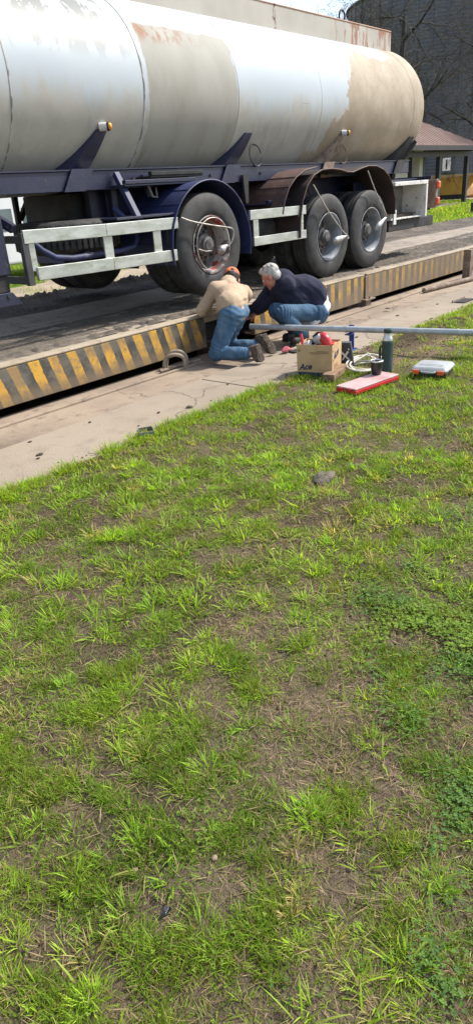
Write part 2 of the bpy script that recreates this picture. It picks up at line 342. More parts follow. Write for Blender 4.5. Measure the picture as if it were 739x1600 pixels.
# ------------------------------------------------------------------ mesh building
class MB:
    def __init__(s): s.v = []; s.f = []
    def add(s, vs, fs):
        o = len(s.v); s.v += [tuple(p) for p in vs]; s.f += [tuple(i + o for i in f) for f in fs]; return s
    def box(s, c, size, rot=None):
        hx, hy, hz = size[0] / 2, size[1] / 2, size[2] / 2
        P = [Vector((sx * hx, sy * hy, sz * hz)) for sz in (-1, 1) for sy in (-1, 1) for sx in (-1, 1)]
        if rot is not None: P = [rot @ p for p in P]
        c = Vector(c)
        return s.add([p + c for p in P], [(0, 2, 3, 1), (4, 5, 7, 6), (0, 1, 5, 4), (2, 6, 7, 3), (0, 4, 6, 2), (1, 3, 7, 5)])
    def bb(s, a, b): return s.box([(a[i] + b[i]) / 2 for i in range(3)], [abs(b[i] - a[i]) for i in range(3)])
    def prism(s, poly, d, offs=(0, 0, 0)):
        # poly: list of 3-D points (planar), d: extrusion vector
        n = len(poly); d = Vector(d); o = Vector(offs)
        vs = [Vector(p) + o for p in poly] + [Vector(p) + o + d for p in poly]
        fs = [tuple(range(n))[::-1], tuple(range(n, 2 * n))] + [(i, (i + 1) % n, n + (i + 1) % n, n + i) for i in range(n)]
        return s.add(vs, fs)
    def tube(s, pts, r, seg=8, cap=True):
        pts = [Vector(p) for p in pts]; n = len(pts)
        rs = r if isinstance(r, (list, tuple)) else [r] * n
        vs = []; prev = None
        for i, p in enumerate(pts):
            t = (pts[min(i + 1, n - 1)] - pts[max(i - 1, 0)]).normalized()
            if prev is None:
                a = Vector((0, 0, 1)) if abs(t.z) < 0.9 else Vector((1, 0, 0))
                u = t.cross(a).normalized()
            else: u = (prev - t * prev.dot(t)).normalized()
            prev = u; w = t.cross(u)
            for k in range(seg):
                an = 2 * PI * k / seg
                vs.append(p + (u * math.cos(an) + w * math.sin(an)) * rs[i])
        fs = [(i * seg + k, i * seg + (k + 1) % seg, (i + 1) * seg + (k + 1) % seg, (i + 1) * seg + k) for i in range(n - 1) for k in range(seg)]
        if cap: fs += [tuple(range(seg))[::-1], tuple(range((n - 1) * seg, n * seg))]
        return s.add(vs, fs)
    def lathe(s, prof, seg=32, c=(0, 0, 0), axis='Z', closed=False, a0=0.0, a1=2 * PI, wob=None):
        # prof: (radius, height along the axis)
        full = abs(a1 - a0 - 2 * PI) < 1e-6
        na = seg if full else seg + 1; c = Vector(c); vs = []
        for k in range(na):
            an = a0 + (a1 - a0) * k / seg; ca, sa = math.cos(an), math.sin(an)
            for r, h in prof:
                if axis == 'Z': p = Vector((r * ca, r * sa, h))
                elif axis == 'Y': p = Vector((r * ca, h, r * sa))
                else: p = Vector((h, r * ca, r * sa))
                vs.append(p + c)
        m = len(prof); fs = []
        for k in range(seg):
            k2 = (k + 1) % na
            for i in range(m if closed else m - 1):
                j = (i + 1) % m
                fs.append((k * m + i, k2 * m + i, k2 * m + j, k * m + j))
        return s.add(vs, fs)
    def sphere(s, c, r, u=12, v=8):
        if not isinstance(r, (tuple, list)): r = (r, r, r)
        vs = [(c[0], c[1], c[2] - r[2])]
        for i in range(1, v):
            th = -PI / 2 + PI * i / v
            for k in range(u):
                an = 2 * PI * k / u
                vs.append((c[0] + r[0] * math.cos(th) * math.cos(an), c[1] + r[1] * math.cos(th) * math.sin(an), c[2] + r[2] * math.sin(th)))
        vs.append((c[0], c[1], c[2] + r[2])); fs = []
        for k in range(u):
            fs.append((0, 1 + (k + 1) % u, 1 + k)); fs.append((len(vs) - 1, 1 + (v - 2) * u + k, 1 + (v - 2) * u + (k + 1) % u))
            for i in range(v - 2):
                a = 1 + i * u
                fs.append((a + k, a + (k + 1) % u, a + u + (k + 1) % u, a + u + k))
        return s.add(vs, fs)

ORG = {}
def raw(name, verts, faces):
    me = bpy.data.meshes.new(name); me.from_pydata([tuple(v) for v in verts], [], faces); me.update()
    return me
def fixn(me):
    bm = bmesh.new(); bm.from_mesh(me); bmesh.ops.recalc_face_normals(bm, faces=bm.faces); bm.to_mesh(me); bm.free()
def obj(name, mb, mat, parent=None, smooth=None, bevel=0.0, bseg=2, org=None):
    """one mesh object; vertices are given in world space and stored relative to the thing's origin"""
    o0 = ORG[parent.name] if parent is not None else (org if org is not None else (0, 0, 0))
    vs = [(v[0] - o0[0], v[1] - o0[1], v[2] - o0[2]) for v in mb.v]
    me = raw(name, vs, mb.f); fixn(me)
    me.materials.append(mat)
    ob = bpy.data.objects.new(name, me); COL.objects.link(ob)
    if parent is not None: ob.parent = parent
    else: ob.location = o0
    ORG[ob.name] = o0
    if smooth is not None:
        for p in me.polygons: p.use_smooth = True
        if smooth < 180:
            me.set_sharp_from_angle(angle=R_(smooth))
    if bevel:
        b = ob.modifiers.new('edge', 'BEVEL'); b.width = bevel; b.segments = bseg; b.limit_method = 'ANGLE'; b.angle_limit = R_(35)
    return ob
def thing(name, loc, label, cat, group=None):
    e = bpy.data.objects.new(name, None); COL.objects.link(e); e.location = loc; e.empty_display_size = 0.1
    ORG[e.name] = tuple(loc); tag(e, label, cat, group); return e
def tag(o, label, cat, group=None):
    o['label'] = label; o['category'] = cat
    if group: o['group'] = group
    return o
def kind(o, k, label=None, cat=None):
    o['kind'] = k
    if label: o['label'] = label
    if cat: o['category'] = cat
    return o
def npmesh(name, V, T, mat, tint=None, smooth=False, quads=False):
    me = bpy.data.meshes.new(name); V = np.ascontiguousarray(V, dtype=np.float32); T = np.ascontiguousarray(T, dtype=np.int32)
    k = T.shape[1]
    me.vertices.add(len(V)); me.vertices.foreach_set('co', V.ravel())
    me.loops.add(T.size); me.loops.foreach_set('vertex_index', T.ravel())
    me.polygons.add(len(T)); me.polygons.foreach_set('loop_start', np.arange(0, T.size, k, dtype=np.int32))
    me.polygons.foreach_set('loop_total', np.full(len(T), k, dtype=np.int32))
    if smooth: me.polygons.foreach_set('use_smooth', np.ones(len(T), dtype=bool))
    me.update(calc_edges=True)
    if tint is not None:
        at = me.attributes.new('tint', 'FLOAT_COLOR', 'POINT')
        c = np.ones((len(V), 4), np.float32); c[:, :3] = tint
        at.data.foreach_set('color', c.ravel())
    me.materials.append(mat)
    ob = bpy.data.objects.new(name, me); COL.objects.link(ob); ORG[ob.name] = (0, 0, 0)
    return ob
def gridmesh(name, xs, ys, zf, cf, mat, smooth=True):
    Xg, Yg = np.meshgrid(xs, ys, indexing='ij'); Z = zf(Xg, Yg); C3 = cf(Xg, Yg)
    nx, ny = Xg.shape; idx = np.arange(nx * ny).reshape(nx, ny)
    T = np.stack([idx[:-1, :-1], idx[1:, :-1], idx[1:, 1:], idx[:-1, 1:]], -1).reshape(-1, 4)
    return npmesh(name, np.stack([Xg, Yg, Z], -1).reshape(-1, 3), T, mat, C3.reshape(-1, 3), smooth)
def lerp3(a, b, t): return np.asarray(a) * (1 - t[..., None]) + np.asarray(b) * t[..., None]
#@@PARTS@@
# ------------------------------------------------------------------ ground
def lawn_edge(x): return 3.42 + 0.05 * (fbm(np.asarray(x) * 1.7, 3.3, 3, 40) - 0.5) * 2
PATCH = [  # bare places worn into the lawn: x, y, radius along x, radius along y, strength
    (1.33, 0.80, 0.28, 0.13, 0.85), (1.15, 0.95, 0.14, 0.10, 0.6), (1.5, 0.95, 0.2, 0.08, 0.6), (1.02, 0.47, 0.16, 0.10, 0.8), (0.92, 0.62, 0.10, 0.10, 0.6), (1.55, 0.55, 0.22, 0.08, 0.7),
    (2.75, 1.82, 0.26, 0.16, 0.85), (1.78, 1.45, 0.13, 0.20, 0.6), (1.55, 2.25, 0.16, 0.14, 0.7), (2.5, 2.95, 0.35, 0.10, 0.6),
    (3.1, 1.45, 0.25, 0.10, 0.6), (1.9, 2.75, 0.16, 0.14, 0.6), (0.80, 1.15, 0.09, 0.09, 0.6),
    (6.3, 2.98, 1.15, 0.40, 1.0), (7.6, 3.15, 1.0, 0.40, 0.75), (5.85, 3.3, 0.8, 0.22, 1.0)]
TUSS = [(8.4, 3.25, 0.8, 0.16), (7.3, 2.35, 0.9, 0.20), (6.1, 2.2, 0.6, 0.2)]
def bare(x, y):
    b = np.zeros_like(np.asarray(x, float))
    wx = (fbm(x * 3.1, y * 3.1, 3, 11) - 0.5) * 0.8; wy = (fbm(x * 3.1 + 40, y * 3.1, 3, 12) - 0.5) * 0.8
    for px, py, rx, ry, st in PATCH:
        d = ((x + wx - px) / rx) ** 2 + ((y + wy - py) / ry) ** 2
        b = np.maximum(b, st * (1 - sstep(0.2, 1.6, d)))
    for px, py, rx, ry in TUSS:
        d = ((x + wx * 0.5 - px) / rx) ** 2 + ((y + wy * 0.5 - py) / ry) ** 2
        b = b * sstep(0.5, 1.3, d)
    n = fbm(x * 8.5, y * 8.5, 3, 21)
    b = np.maximum(b * 0.92, 0.75 * sstep(0.60, 0.74, n))
    return np.clip(b, 0, 1)
def gz(x, y):
    z = 0.05 * (fbm(x * 0.9, y * 0.9, 3, 5) - 0.5) + 0.028 * (fbm(x * 6, y * 6, 3, 6) - 0.5) + 0.012 * (fbm(x * 24, y * 24, 2, 8) - 0.5)
    z = z * (1 - sstep(2.9, 3.35, y) * 0.55) * (1 - sstep(9.0, 14.0, np.hypot(x - 3, y - 2)) * 0.8)
    # soil heap by the slab
    d = ((x - 7.0) / 0.9) ** 2 + ((y - 3.12) / 0.22) ** 2
    z = z + (1 - sstep(0.2, 1.4, d)) * (0.05 + 0.07 * (fbm(x * 9, y * 9, 3, 30) - 0.3))
    z = np.where((y > 3.44) & (y < 4.90), -0.085, z)
    z = np.where((y >= 4.90) & (y < 8.02), -0.28, z)
    return z
def gcol(x, y):
    n1 = fbm(x * 2.5, y * 2.5, 4, 50); n2 = fbm(x * 9, y * 9, 3, 51)
    soil = lerp3((0.152, 0.116, 0.084), (0.092, 0.069, 0.051), sstep(0.35, 0.7, n1))
    soil = lerp3(soil, (0.19, 0.14, 0.095), sstep(0.55, 0.75, n2) * 0.6)
    sandy = sstep(5.0, 6.2, x) * sstep(2.2, 2.9, y) * (y < 3.6)
    soil = lerp3(soil, (0.25, 0.19, 0.135), sandy * 0.75)
    d = ((x - 7.0) / 1.0) ** 2 + ((y - 3.12) / 0.25) ** 2
    soil = lerp3(soil, (0.085, 0.062, 0.046), (1 - sstep(0.4, 1.5, d)) * 0.9)
    mossy = (1 - bare(x, y)) * 0.15 * (y < 3.44)
    c = lerp3(soil, (0.085, 0.105, 0.03), mossy)
    beige = lerp3((0.40, 0.33, 0.25), (0.31, 0.255, 0.19), sstep(0.35, 0.7, n1))
    green = lerp3((0.095, 0.15, 0.022), (0.075, 0.12, 0.02), sstep(0.4, 0.65, n1))
    far = np.where((y > 8.0)[..., None], green, c)
    edge1 = 12.9 + 1.0 * (n1 - 0.5)
    dirt = ((y > 8.0) & (y < edge1) & (x < 12.5)) | (x > 48 + 3 * (n1 - 0.5)) | ((y > 16.9) & (y < 17.8) & (x > 20) & (x < 39.5)) | (x < -6)
    far = np.where(dirt[..., None], beige, far)
    return far
def axis(segs):
    out = []
    for a, b, st in segs: out += list(np.arange(a, b - 1e-6, st))
    return np.array(out + [segs[-1][1]])
gxs = axis([(-600, -100, 100), (-100, -20, 10), (-20, -2, 1.5), (-2, -0.6, 0.1), (-0.6, 5.6, 0.036), (5.6, 9.2, 0.05), (9.2, 14, 0.2), (14, 60, 1.0), (60, 120, 10), (120, 800, 85)])
gys = axis([(-600, -100, 100), (-100, -20, 10), (-20, -2, 1.5), (-2, -0.8, 0.1), (-0.8, 3.43, 0.036), (3.43, 3.45, 0.02), (3.45, 4.89, 0.36), (4.89, 4.91, 0.02), (4.91, 8.01, 0.775), (8.01, 8.03, 0.02), (8.03, 14, 0.2), (14, 60, 1.0), (60, 120, 10), (120, 800, 85)])
ground = gridmesh('ground', gxs, gys, gz, gcol, SOIL)
kind(ground, 'structure')

# concrete strip in slabs, and the lower channel beside the weighbridge
strip = MB()
strip.bb((-8, 3.44, -0.2), (24, 4.10, -0.075))
so = obj('concrete_strip', strip, CONC); kind(so, 'structure')
xs_j = [-8, -4.9, -1.8, 1.25, 4.32, 7.42, 10.5, 13.6, 16.7, 19.8, 24]
for i in range(len(xs_j) - 1):
    a, b = xs_j[i] + 0.004, xs_j[i + 1] - 0.004
    m = MB(); zt = 0.0 + random.uniform(-0.003, 0.003)
    # outline with a crumbly lawn-side edge
    n = 40; e = []
    for k in range(n + 1):
        x = a + (b - a) * k / n
        e.append((x, 3.405 + 0.028 * float(fbm(x * 5, 1.0, 3, 60) - 0.5) * 2, zt))
    poly = e + [(b, 4.115, zt), (a, 4.115, zt)]
    m.prism([(p[0], p[1], zt - 0.07) for p in poly], (0, 0, 0.07))
    obj('slab', m, CONC, so, bevel=0.006)
for i in range(5):
    a = -8 + i * 6.4
    m = MB(); m.bb((a + 0.003, 4.12, -0.2), (a + 6.397, 4.88, -0.028)); o = obj('channel_slab', m, CHANC, so, bevel=0.005)
m = MB(); m.bb((-8, 4.60, -0.028), (24, 4.64, -0.010)); obj('channel_lip', m, CHANC, so, bevel=0.004)

# ------------------------------------------------------------------ weighbridge
wb = thing('weighbridge', (6, 6.4, -0.28), 'long concrete vehicle weighbridge with yellow and black striped side under the tanker', 'weighbridge')
YN, ZT = 4.80, 0.380
for a, b, zb in ((-4.0, 5.17, 0.055), (5.97, 8.375, 0.03), (8.43, 21.0, 0.05)):
    m = MB(); n = max(2, int((b - a) / 0.25)); top = []; 
    m.bb((a, YN, zb), (b, YN + 0.06, ZT - 0.022)); obj('striped_side_panel', m, STRIPE, wb, bevel=0.006)
    m = MB(); m.bb((a, YN + 0.045, zb + 0.005), (b, YN + 0.15, zb + 0.03)); obj('bottom_flange', m, RUSTM, wb)
for a, b in ((-4.0, 5.17), (5.19, 5.95), (5.97, 8.375), (8.43, 21.0)):
    m = MB(); m.bb((a, YN - 0.004, ZT - 0.020), (b, YN + 0.13, ZT + 0.003)); obj('deck_edge_beam', m, DECKE, wb, bevel=0.01)
for a, b in ((-4.0, 8.385), (8.42, 21.0)):
    m = MB(); m.bb((a, YN + 0.131, 0.27), (b, 7.98, ZT)); obj('deck_slab', m, DECKC, wb, bevel=0.006)
    m = MB(); m.bb((a, 7.981, 0.05), (b, 8.04, ZT + 0.004)); obj('far_side_panel', m, DECKE, wb)
    m = MB()
    for y in (5.3, 7.4): m.bb((a, y - 0.1, -0.02), (b, y + 0.1, 0.269))
    obj('main_girder', m, BLACKM, wb)
m = MB(); m.bb((5.12, YN + 0.35, -0.02), (6.02, YN + 0.4, 0.268)); obj('access_recess_back', m, BLACKM, wb)
for x in (0.6, 5.6, 8.4, 13.0, 18.0):
    m = MB(); m.bb((x - 0.12, 5.0, -0.28), (x + 0.12, 5.25, 0.02)); m.bb((x - 0.18, 4.96, -0.06), (x + 0.18, 5.3, -0.03)); obj('load_cell_stand', m, RUSTM, wb)
m = MB(); m.bb((8.36, YN - 0.035, -0.03), (8.50, YN + 0.05, 0.05)); m.bb((8.30, YN - 0.07, 0.045), (8.56, YN + 0.05, 0.065)); m.bb((8.37, YN - 0.02, 0.066), (8.43, YN - 0.003, 0.36))
obj('joint_bracket', m, RUSTM, wb, bevel=0.004)
m = MB()
m.tube([(8.43, YN - 0.05, 0.066), (8.43, YN - 0.05, 0.095)], 0.014, 8)
obj('bolt', m, RUSTM, wb)

# mud carried on to the deck by tyres
def mudh(x, y):
    def track(y0, y1, a):
        w = (fbm(x * 0.8, y * 0.5, 3, 70 + a) - 0.5) * 0.22
        return sstep(y0 - 0.07, y0 + 0.05, y + w) * (1 - sstep(y1 - 0.06, y1 + 0.08, y + w))
    t1 = track(4.99, 5.98, 0); t2 = track(6.95, 7.90, 5)
    lug = 0.5 + 0.5 * np.sign(np.sin(x * 2 * PI / 0.075 + np.sin(y * 26) * 1.6))
    ribs = 0.5 + 0.5 * np.sin(y * 2 * PI / 0.085 + 1.2 * fbm(x * 0.6, y, 2, 75))
    rough = fbm(x * 14, y * 14, 3, 76)
    behind = sstep(8.8, 10.2, x)
    worn = sstep(0.35, 0.62, fbm(x * 0.7, y * 5, 3, 77))
    h = (t1 * (0.003 + (0.010 + 0.014 * behind) * ribs * (0.45 + 0.55 * lug) * worn) + t2 * (0.008 + 0.02 * ribs * (0.4 + 0.6 * lug)))
    r1 = np.exp(-((y - 5.02 - 0.05 * (fbm(x * 1.3, 0, 2, 78) - 0.5)) / 0.055) ** 2) * sstep(0.38, 0.6, fbm(x * 13, y * 13, 2, 79)) * 0.026
    r2 = np.exp(-((y - 7.80 - 0.12 * (fbm(x * 0.9, 0, 2, 80) - 0.5)) / 0.10) ** 2) * (0.02 + 0.10 * rough)
    r3 = np.exp(-((y - 5.62 - 0.1 * (fbm(x * 0.9, 3, 2, 81) - 0.5)) / 0.05) ** 2) * sstep(0.45, 0.65, fbm(x * 7, y * 9, 2, 82)) * 0.02
    h = h + r1 + r2 + r3 + np.maximum(t1, t2) * (rough - 0.45) * 0.018
    return h - 0.002
def mudz(x, y): return np.where(mudh(x, y) > 0.0004, ZT + mudh(x, y) + 0.001, ZT - 0.02)
def mudc(x, y):
    n = fbm(x * 3, y * 3, 4, 83); h = mudh(x, y)
    c = lerp3((0.125, 0.104, 0.082), (0.078, 0.066, 0.054), sstep(0.35, 0.65, n))
    return lerp3(c, (0.15, 0.13, 0.105), sstep(0.012, 0.0, h) * 0.7)
mx = axis([(0.2, 14, 0.023), (14, 21, 0.06)]); my = axis([(4.935, 6.15, 0.022), (6.15, 6.85, 0.1), (6.85, 7.97, 0.028)])
mud = gridmesh('tracked_mud', mx, my, mudz, mudc, MUDT, smooth=False)
mud.parent = wb; mud.matrix_parent_inverse = Matrix.Translation((-6, -6.4, 0.28)); mud['kind'] = 'stuff'

# ------------------------------------------------------------------ grass, clover and straw
def in_view(x, y, mar=0.5):
    az = np.degrees(np.arctan2(y, x)); d = np.hypot(x, y)
    wid = np.degrees(np.arctan2(mar, d))
    return (az < 68 + wid * 0.8 + 14 * (d < 2)) & (az > 8 - 1.5 * wid)
def scatter(n, x0, x1, y0, y1):
    return rng.uniform(x0, x1, n), rng.uniform(y0, y1, n)
def blades(name, x, y, L, Wd, lean, curl, col, seg, mat, az=None, z0=None):
    N = len(x)
    if az is None: az = rng.uniform(0, 2 * PI, N)
    z = gz(x, y) - 0.004 if z0 is None else z0
    h = np.stack([np.cos(az), np.sin(az), np.zeros(N)], -1); tw = rng.normal(0, 0.5, N)
    sv = np.stack([-np.sin(az + tw), np.cos(az + tw), rng.normal(0, 0.25, N)], -1)
    p = np.stack([x, y, z], -1); V = np.zeros((N, 2 * seg + 1, 3)); Cc = np.zeros((N, 2 * seg + 1, 3))
    for i in range(seg + 1):
        t = i / seg
        if i:
            tilt = lean + curl * (t - 0.5 / seg)
            p = p + (L / seg)[:, None] * (np.sin(tilt)[:, None] * h + np.cos(tilt)[:, None] * np.array([0, 0, 1.0]))
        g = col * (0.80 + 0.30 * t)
        if i < seg:
            w = Wd * (0.75 + 0.6 * t if t < 0.4 else 1.0 * (1 - (t - 0.4) / 0.6 * 0.62))
            V[:, 2 * i] = p - sv * w[:, None] / 2; V[:, 2 * i + 1] = p + sv * w[:, None] / 2
            Cc[:, 2 * i] = g; Cc[:, 2 * i + 1] = g
        else: V[:, 2 * seg] = p; Cc[:, 2 * seg] = g
    f = []
    for i in range(seg - 1): f += [(2 * i, 2 * i + 1, 2 * i + 3), (2 * i, 2 * i + 3, 2 * i + 2)]
    f.append((2 * seg - 2, 2 * seg - 1, 2 * seg))
    F = (np.arange(N)[:, None, None] * (2 * seg + 1) + np.array(f)[None]).reshape(-1, 3)
    return V.reshape(-1, 3), F, Cc.reshape(-1, 3)
def merge(parts):
    V = []; F = []; Cc = []; o = 0
    for v, f, c in parts: V.append(v); F.append(f + o); Cc.append(c); o += len(v)
    return np.concatenate(V), np.concatenate(F), np.concatenate(Cc)
def clovery(x, y):
    b = np.zeros_like(x)
    for px, py, r, rr, s in ((1.45, 0.42, 0.32, 0.13, 1.0), (0.98, 0.24, 0.18, 0.15, 1.0), (1.5, -0.1, 0.6, 0.25, 0.7), (2.0, 0.70, 0.6, 0.30, 0.9), (1.15, 0.36, 0.16, 0.10, 0.8), (2.5, 1.02, 0.7, 0.25, 0.65), (0.82, 0.92, 0.08, 0.07, 0.35)):
        d = ((x - px) / r) ** 2 + ((y - py) / rr) ** 2
        b = np.maximum(b, s * (1 - sstep(0.4, 1.4, d)))
    return b * (0.2 + 0.8 * sstep(0.38, 0.62, fbm(x * 6, y * 6, 3, 91)))
def gtint(x, y, N):
    n = fbm(x * 2.1, y * 2.1, 3, 92)[:, None]; k = rng.random(N)[:, None]; k2 = rng.random(N)[:, None]
    a = np.array([0.230, 0.395, 0.034]); b = np.array([0.122, 0.225, 0.032]); c = np.array([0.390, 0.505, 0.046])
    col = a * (1 - k) + b * k
    col = np.where(n > 0.52, col * (1 - 0.6 * k2) + c * 0.6 * k2, col * (1 - 0.25 * k2) + c * 0.25 * k2)
    dry = (rng.random(N) < 0.14)[:, None]
    return np.where(dry, np.array([0.34, 0.26, 0.13]) * (0.7 + 0.6 * k), col)
def keep(x, y, p): return rng.random(len(x)) < p
def lawn_ok(x, y, over=0.0): return (y < lawn_edge(x) - 0.02 + over) & in_view(x, y)
parts = []
# fine short turf, thinner with distance
def turf(n, x0, x1, y0, y1, dmin, dmax, seg, dens):
    x, y = scatter(n, x0, x1, y0, y1); d = np.hypot(x, y)
    b = bare(x, y); cl = clovery(x, y); n1 = fbm(x * 12, y * 12, 3, 95)
    ok = lawn_ok(x, y) & (d >= dmin) & (d < dmax) & keep(x, y, (1 - 0.93 * b) ** 1.2 * (1 - 0.5 * cl) * (0.20 + 0.80 * sstep(0.40, 0.62, n1)) * dens)
    x = x[ok]; y = y[ok]; d = d[ok]; N = len(x); n1 = n1[ok]
    L = rng.uniform(0.018, 0.042, N) * (0.7 + 0.7 * sstep(0.45, 0.7, n1)); Wd = rng.uniform(0.0014, 0.0028, N) * (1 + 0.22 * np.maximum(0, d - 1.6))
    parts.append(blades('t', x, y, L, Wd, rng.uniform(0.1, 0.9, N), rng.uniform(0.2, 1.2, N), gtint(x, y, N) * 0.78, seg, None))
turf(660000, -0.3, 2.2, -1.2, 2.2, 0.4, 2.0, 2, 0.62)
turf(550000, 0.2, 4.2, -1.2, 3.45, 2.0, 3.9, 2, 0.66)
turf(300000, 1.5, 9.3, -0.2, 3.45, 3.9, 9.6, 2, 0.7)
# tufts: bunches of longer blades leaning outwards
def tufts(nc, x0, x1, y0, y1, dmin, dmax, per, Lr, Wr, lean, curl, seg, spread, thr=0.45, bright=1.0, sd=96):
    cx, cy = scatter(nc, x0, x1, y0, y1); d = np.hypot(cx, cy); b = bare(cx, cy); n1 = fbm(cx * 9, cy * 9, 3, sd)
    ok = lawn_ok(cx, cy, 0.02) & (d >= dmin) & (d < dmax) & keep(cx, cy, (1 - 0.86 * b) * (0.10 + 0.90 * sstep(thr - 0.07, thr + 0.07, n1)) * (1 - 0.45 * clovery(cx, cy)))
    cx = cx[ok]; cy = cy[ok]; nc = len(cx); cnt = rng.integers(int(per * 0.5), int(per * 1.5) + 1, nc)
    siz = rng.uniform(0.65, 1.3, nc); tint = gtint(cx, cy, nc) * bright
    i = np.repeat(np.arange(nc), cnt); N = len(i)
    az = rng.uniform(0, 2 * PI, N); r = spread * siz[i] * np.sqrt(rng.random(N))
    x = cx[i] + r * np.cos(az); y = cy[i] + r * np.sin(az); dd = np.hypot(x, y)
    L = rng.uniform(*Lr, N) * siz[i]; Wd = rng.uniform(*Wr, N) * (1 + 0.16 * np.maximum(0, dd - 1.6))
    k = r / (spread * siz[i])
    col = tint[i] * (0.55 + 0.45 * rng.random(N))[:, None] + gtint(x, y, N) * 0.35
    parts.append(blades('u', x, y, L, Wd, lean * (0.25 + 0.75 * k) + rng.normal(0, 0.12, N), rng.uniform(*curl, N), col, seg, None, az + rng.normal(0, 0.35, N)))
tufts(6800, -0.3, 2.4, -1.2, 2.4, 0.4, 2.2, 22, (0.018, 0.042), (0.0016, 0.0032), 0.9, (0.2, 1.0), 2, 0.024, 0.47, 1.2)
tufts(1150, -0.3, 2.4, -1.2, 2.4, 0.4, 2.2, 34, (0.026, 0.054), (0.0019, 0.0036), 0.75, (0.1, 0.8), 3, 0.026, 0.50, 1.5, 97)
tufts(540, -0.3, 2.4, -1.2, 2.4, 0.4, 2.2, 8, (0.04, 0.085), (0.003, 0.0055), 1.1, (0.3, 1.1), 4, 0.02, 0.46, 1.1, 94)
tufts(10000, 0.2, 4.4, -1.2, 3.47, 2.2, 4.0, 17, (0.022, 0.050), (0.0019, 0.0036), 0.9, (0.2, 1.0), 2, 0.030, 0.47, 1.2)
tufts(1850, 0.2, 4.4, -1.2, 3.47, 2.2, 4.0, 28, (0.03, 0.066), (0.0021, 0.0042), 0.78, (0.1, 0.8), 3, 0.032, 0.50, 1.5, 97)
tufts(1850, 0.2, 4.4, -1.2, 3.47, 2.2, 4.0, 10, (0.042, 0.09), (0.004, 0.0068), 1.0, (0.3, 1.1), 4, 0.03, 0.47, 1.15, 98)
tufts(12500, 1.5, 9.3, -0.2, 3.47, 4.0, 9.6, 13, (0.03, 0.066), (0.0022, 0.004), 0.8, (0.2, 0.9), 2, 0.040, 0.46, 1.1)
# a fringe of longer grass along the slab
cx = rng.uniform(1.0, 4.75, 460); cy = lawn_edge(cx) - np.abs(rng.normal(0, 0.06, 460)) - 0.01
ok = in_view(cx, cy) & (fbm(cx * 3, cy * 3, 2, 99) > 0.36); cx = cx[ok]; cy = cy[ok]
i = np.repeat(np.arange(len(cx)), 13); N = len(i); az = rng.uniform(0, 2 * PI, N); r = 0.035 * np.sqrt(rng.random(N))
x = cx[i] + r * np.cos(az); y = cy[i] + r * np.sin(az)
parts.append(blades('w', x, y, rng.uniform(0.035, 0.085, N), rng.uniform(0.003, 0.006, N), rng.uniform(0.2, 0.95, N), rng.uniform(0.2, 0.9, N), gtint(x, y, N) * 1.1, 3, None, az, np.maximum(gz(x, y) - 0.004, np.where(y > 3.40, 0.0, -1))))
V, F, Cc = merge(parts)
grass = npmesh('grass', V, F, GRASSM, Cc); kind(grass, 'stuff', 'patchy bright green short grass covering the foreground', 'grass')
print('grass tris', len(F))
# clover: three rounded leaflets on a stalk
def clover(n, x0, x1, y0, y1, dmin, dmax, base=0.05):
    x, y = scatter(n, x0, x1, y0, y1); d = np.hypot(x, y); b = bare(x, y)
    ok = lawn_ok(x, y) & (d >= dmin) & (d < dmax) & keep(x, y, np.clip(clovery(x, y) * 1.1 * (1 - 0.6 * b) + base * (1 - b), 0, 1))
    x = x[ok]; y = y[ok]; d = d[ok]; N = len(x)
    z = gz(x, y) + rng.uniform(0.008, 0.030, N); rad = rng.uniform(0.0020, 0.0056, N) * (0.62 + 0.38 * clovery(x, y)) * (1 + 0.12 * np.maximum(0, d - 1.5)); a0 = rng.uniform(0, 2 * PI, N)
    tilt = rng.uniform(0.0, 0.7, N); ta = rng.uniform(0, 2 * PI, N)
    shp = [(0, 0), (0.75, -0.68), (1.5, -0.55), (1.55, 0.0), (1.5, 0.55), (0.75, 0.68)]
    V = np.zeros((N, 3, 6, 3)); Cc = np.zeros((N, 3, 6, 3))
    k = rng.random(N)[:, None]; col = np.array([0.125, 0.225, 0.034]) * (1 - k) + np.array([0.055, 0.120, 0.030]) * k
    yl = (fbm(x * 2.5, y * 2.5, 2, 101) > 0.55)[:, None]; col = np.where(yl, col * np.array([1.6, 1.35, 0.8]), col)
    for j in range(3):
        a = a0 + j * 2 * PI / 3
        for q, (u, v) in enumerate(shp):
            lx = rad * (u * np.cos(a) - v * np.sin(a)); ly = rad * (u * np.sin(a) + v * np.cos(a))
            s = lx * np.cos(ta) + ly * np.sin(ta)
            V[:, j, q, 0] = x + lx; V[:, j, q, 1] = y + ly; V[:, j, q, 2] = z + s * np.tan(tilt) * 0.6 + rad * 0.25 * abs(v) + rad * 0.1 * u
            Cc[:, j, q] = col * (1.25 if q == 0 else 1.0)
    f = np.array([(0, q, q + 1) for q in range(1, 5)])
    F = (np.arange(N * 3)[:, None, None] * 6 + f[None]).reshape(-1, 3)
    return V.reshape(-1, 3), F, Cc.reshape(-1, 3)
V, F, Cc = merge([clover(140000, 0.0, 2.8, -0.9, 1.8, 0.4, 2.6, 0.045), clover(30000, 1.0, 4.0, 0.5, 3.0, 2.6, 4.2, 0.06)])
cl = npmesh('clover', V, F, CLOVERM, Cc); kind(cl, 'stuff', 'dark green clover patches spreading through the foreground grass', 'clover')
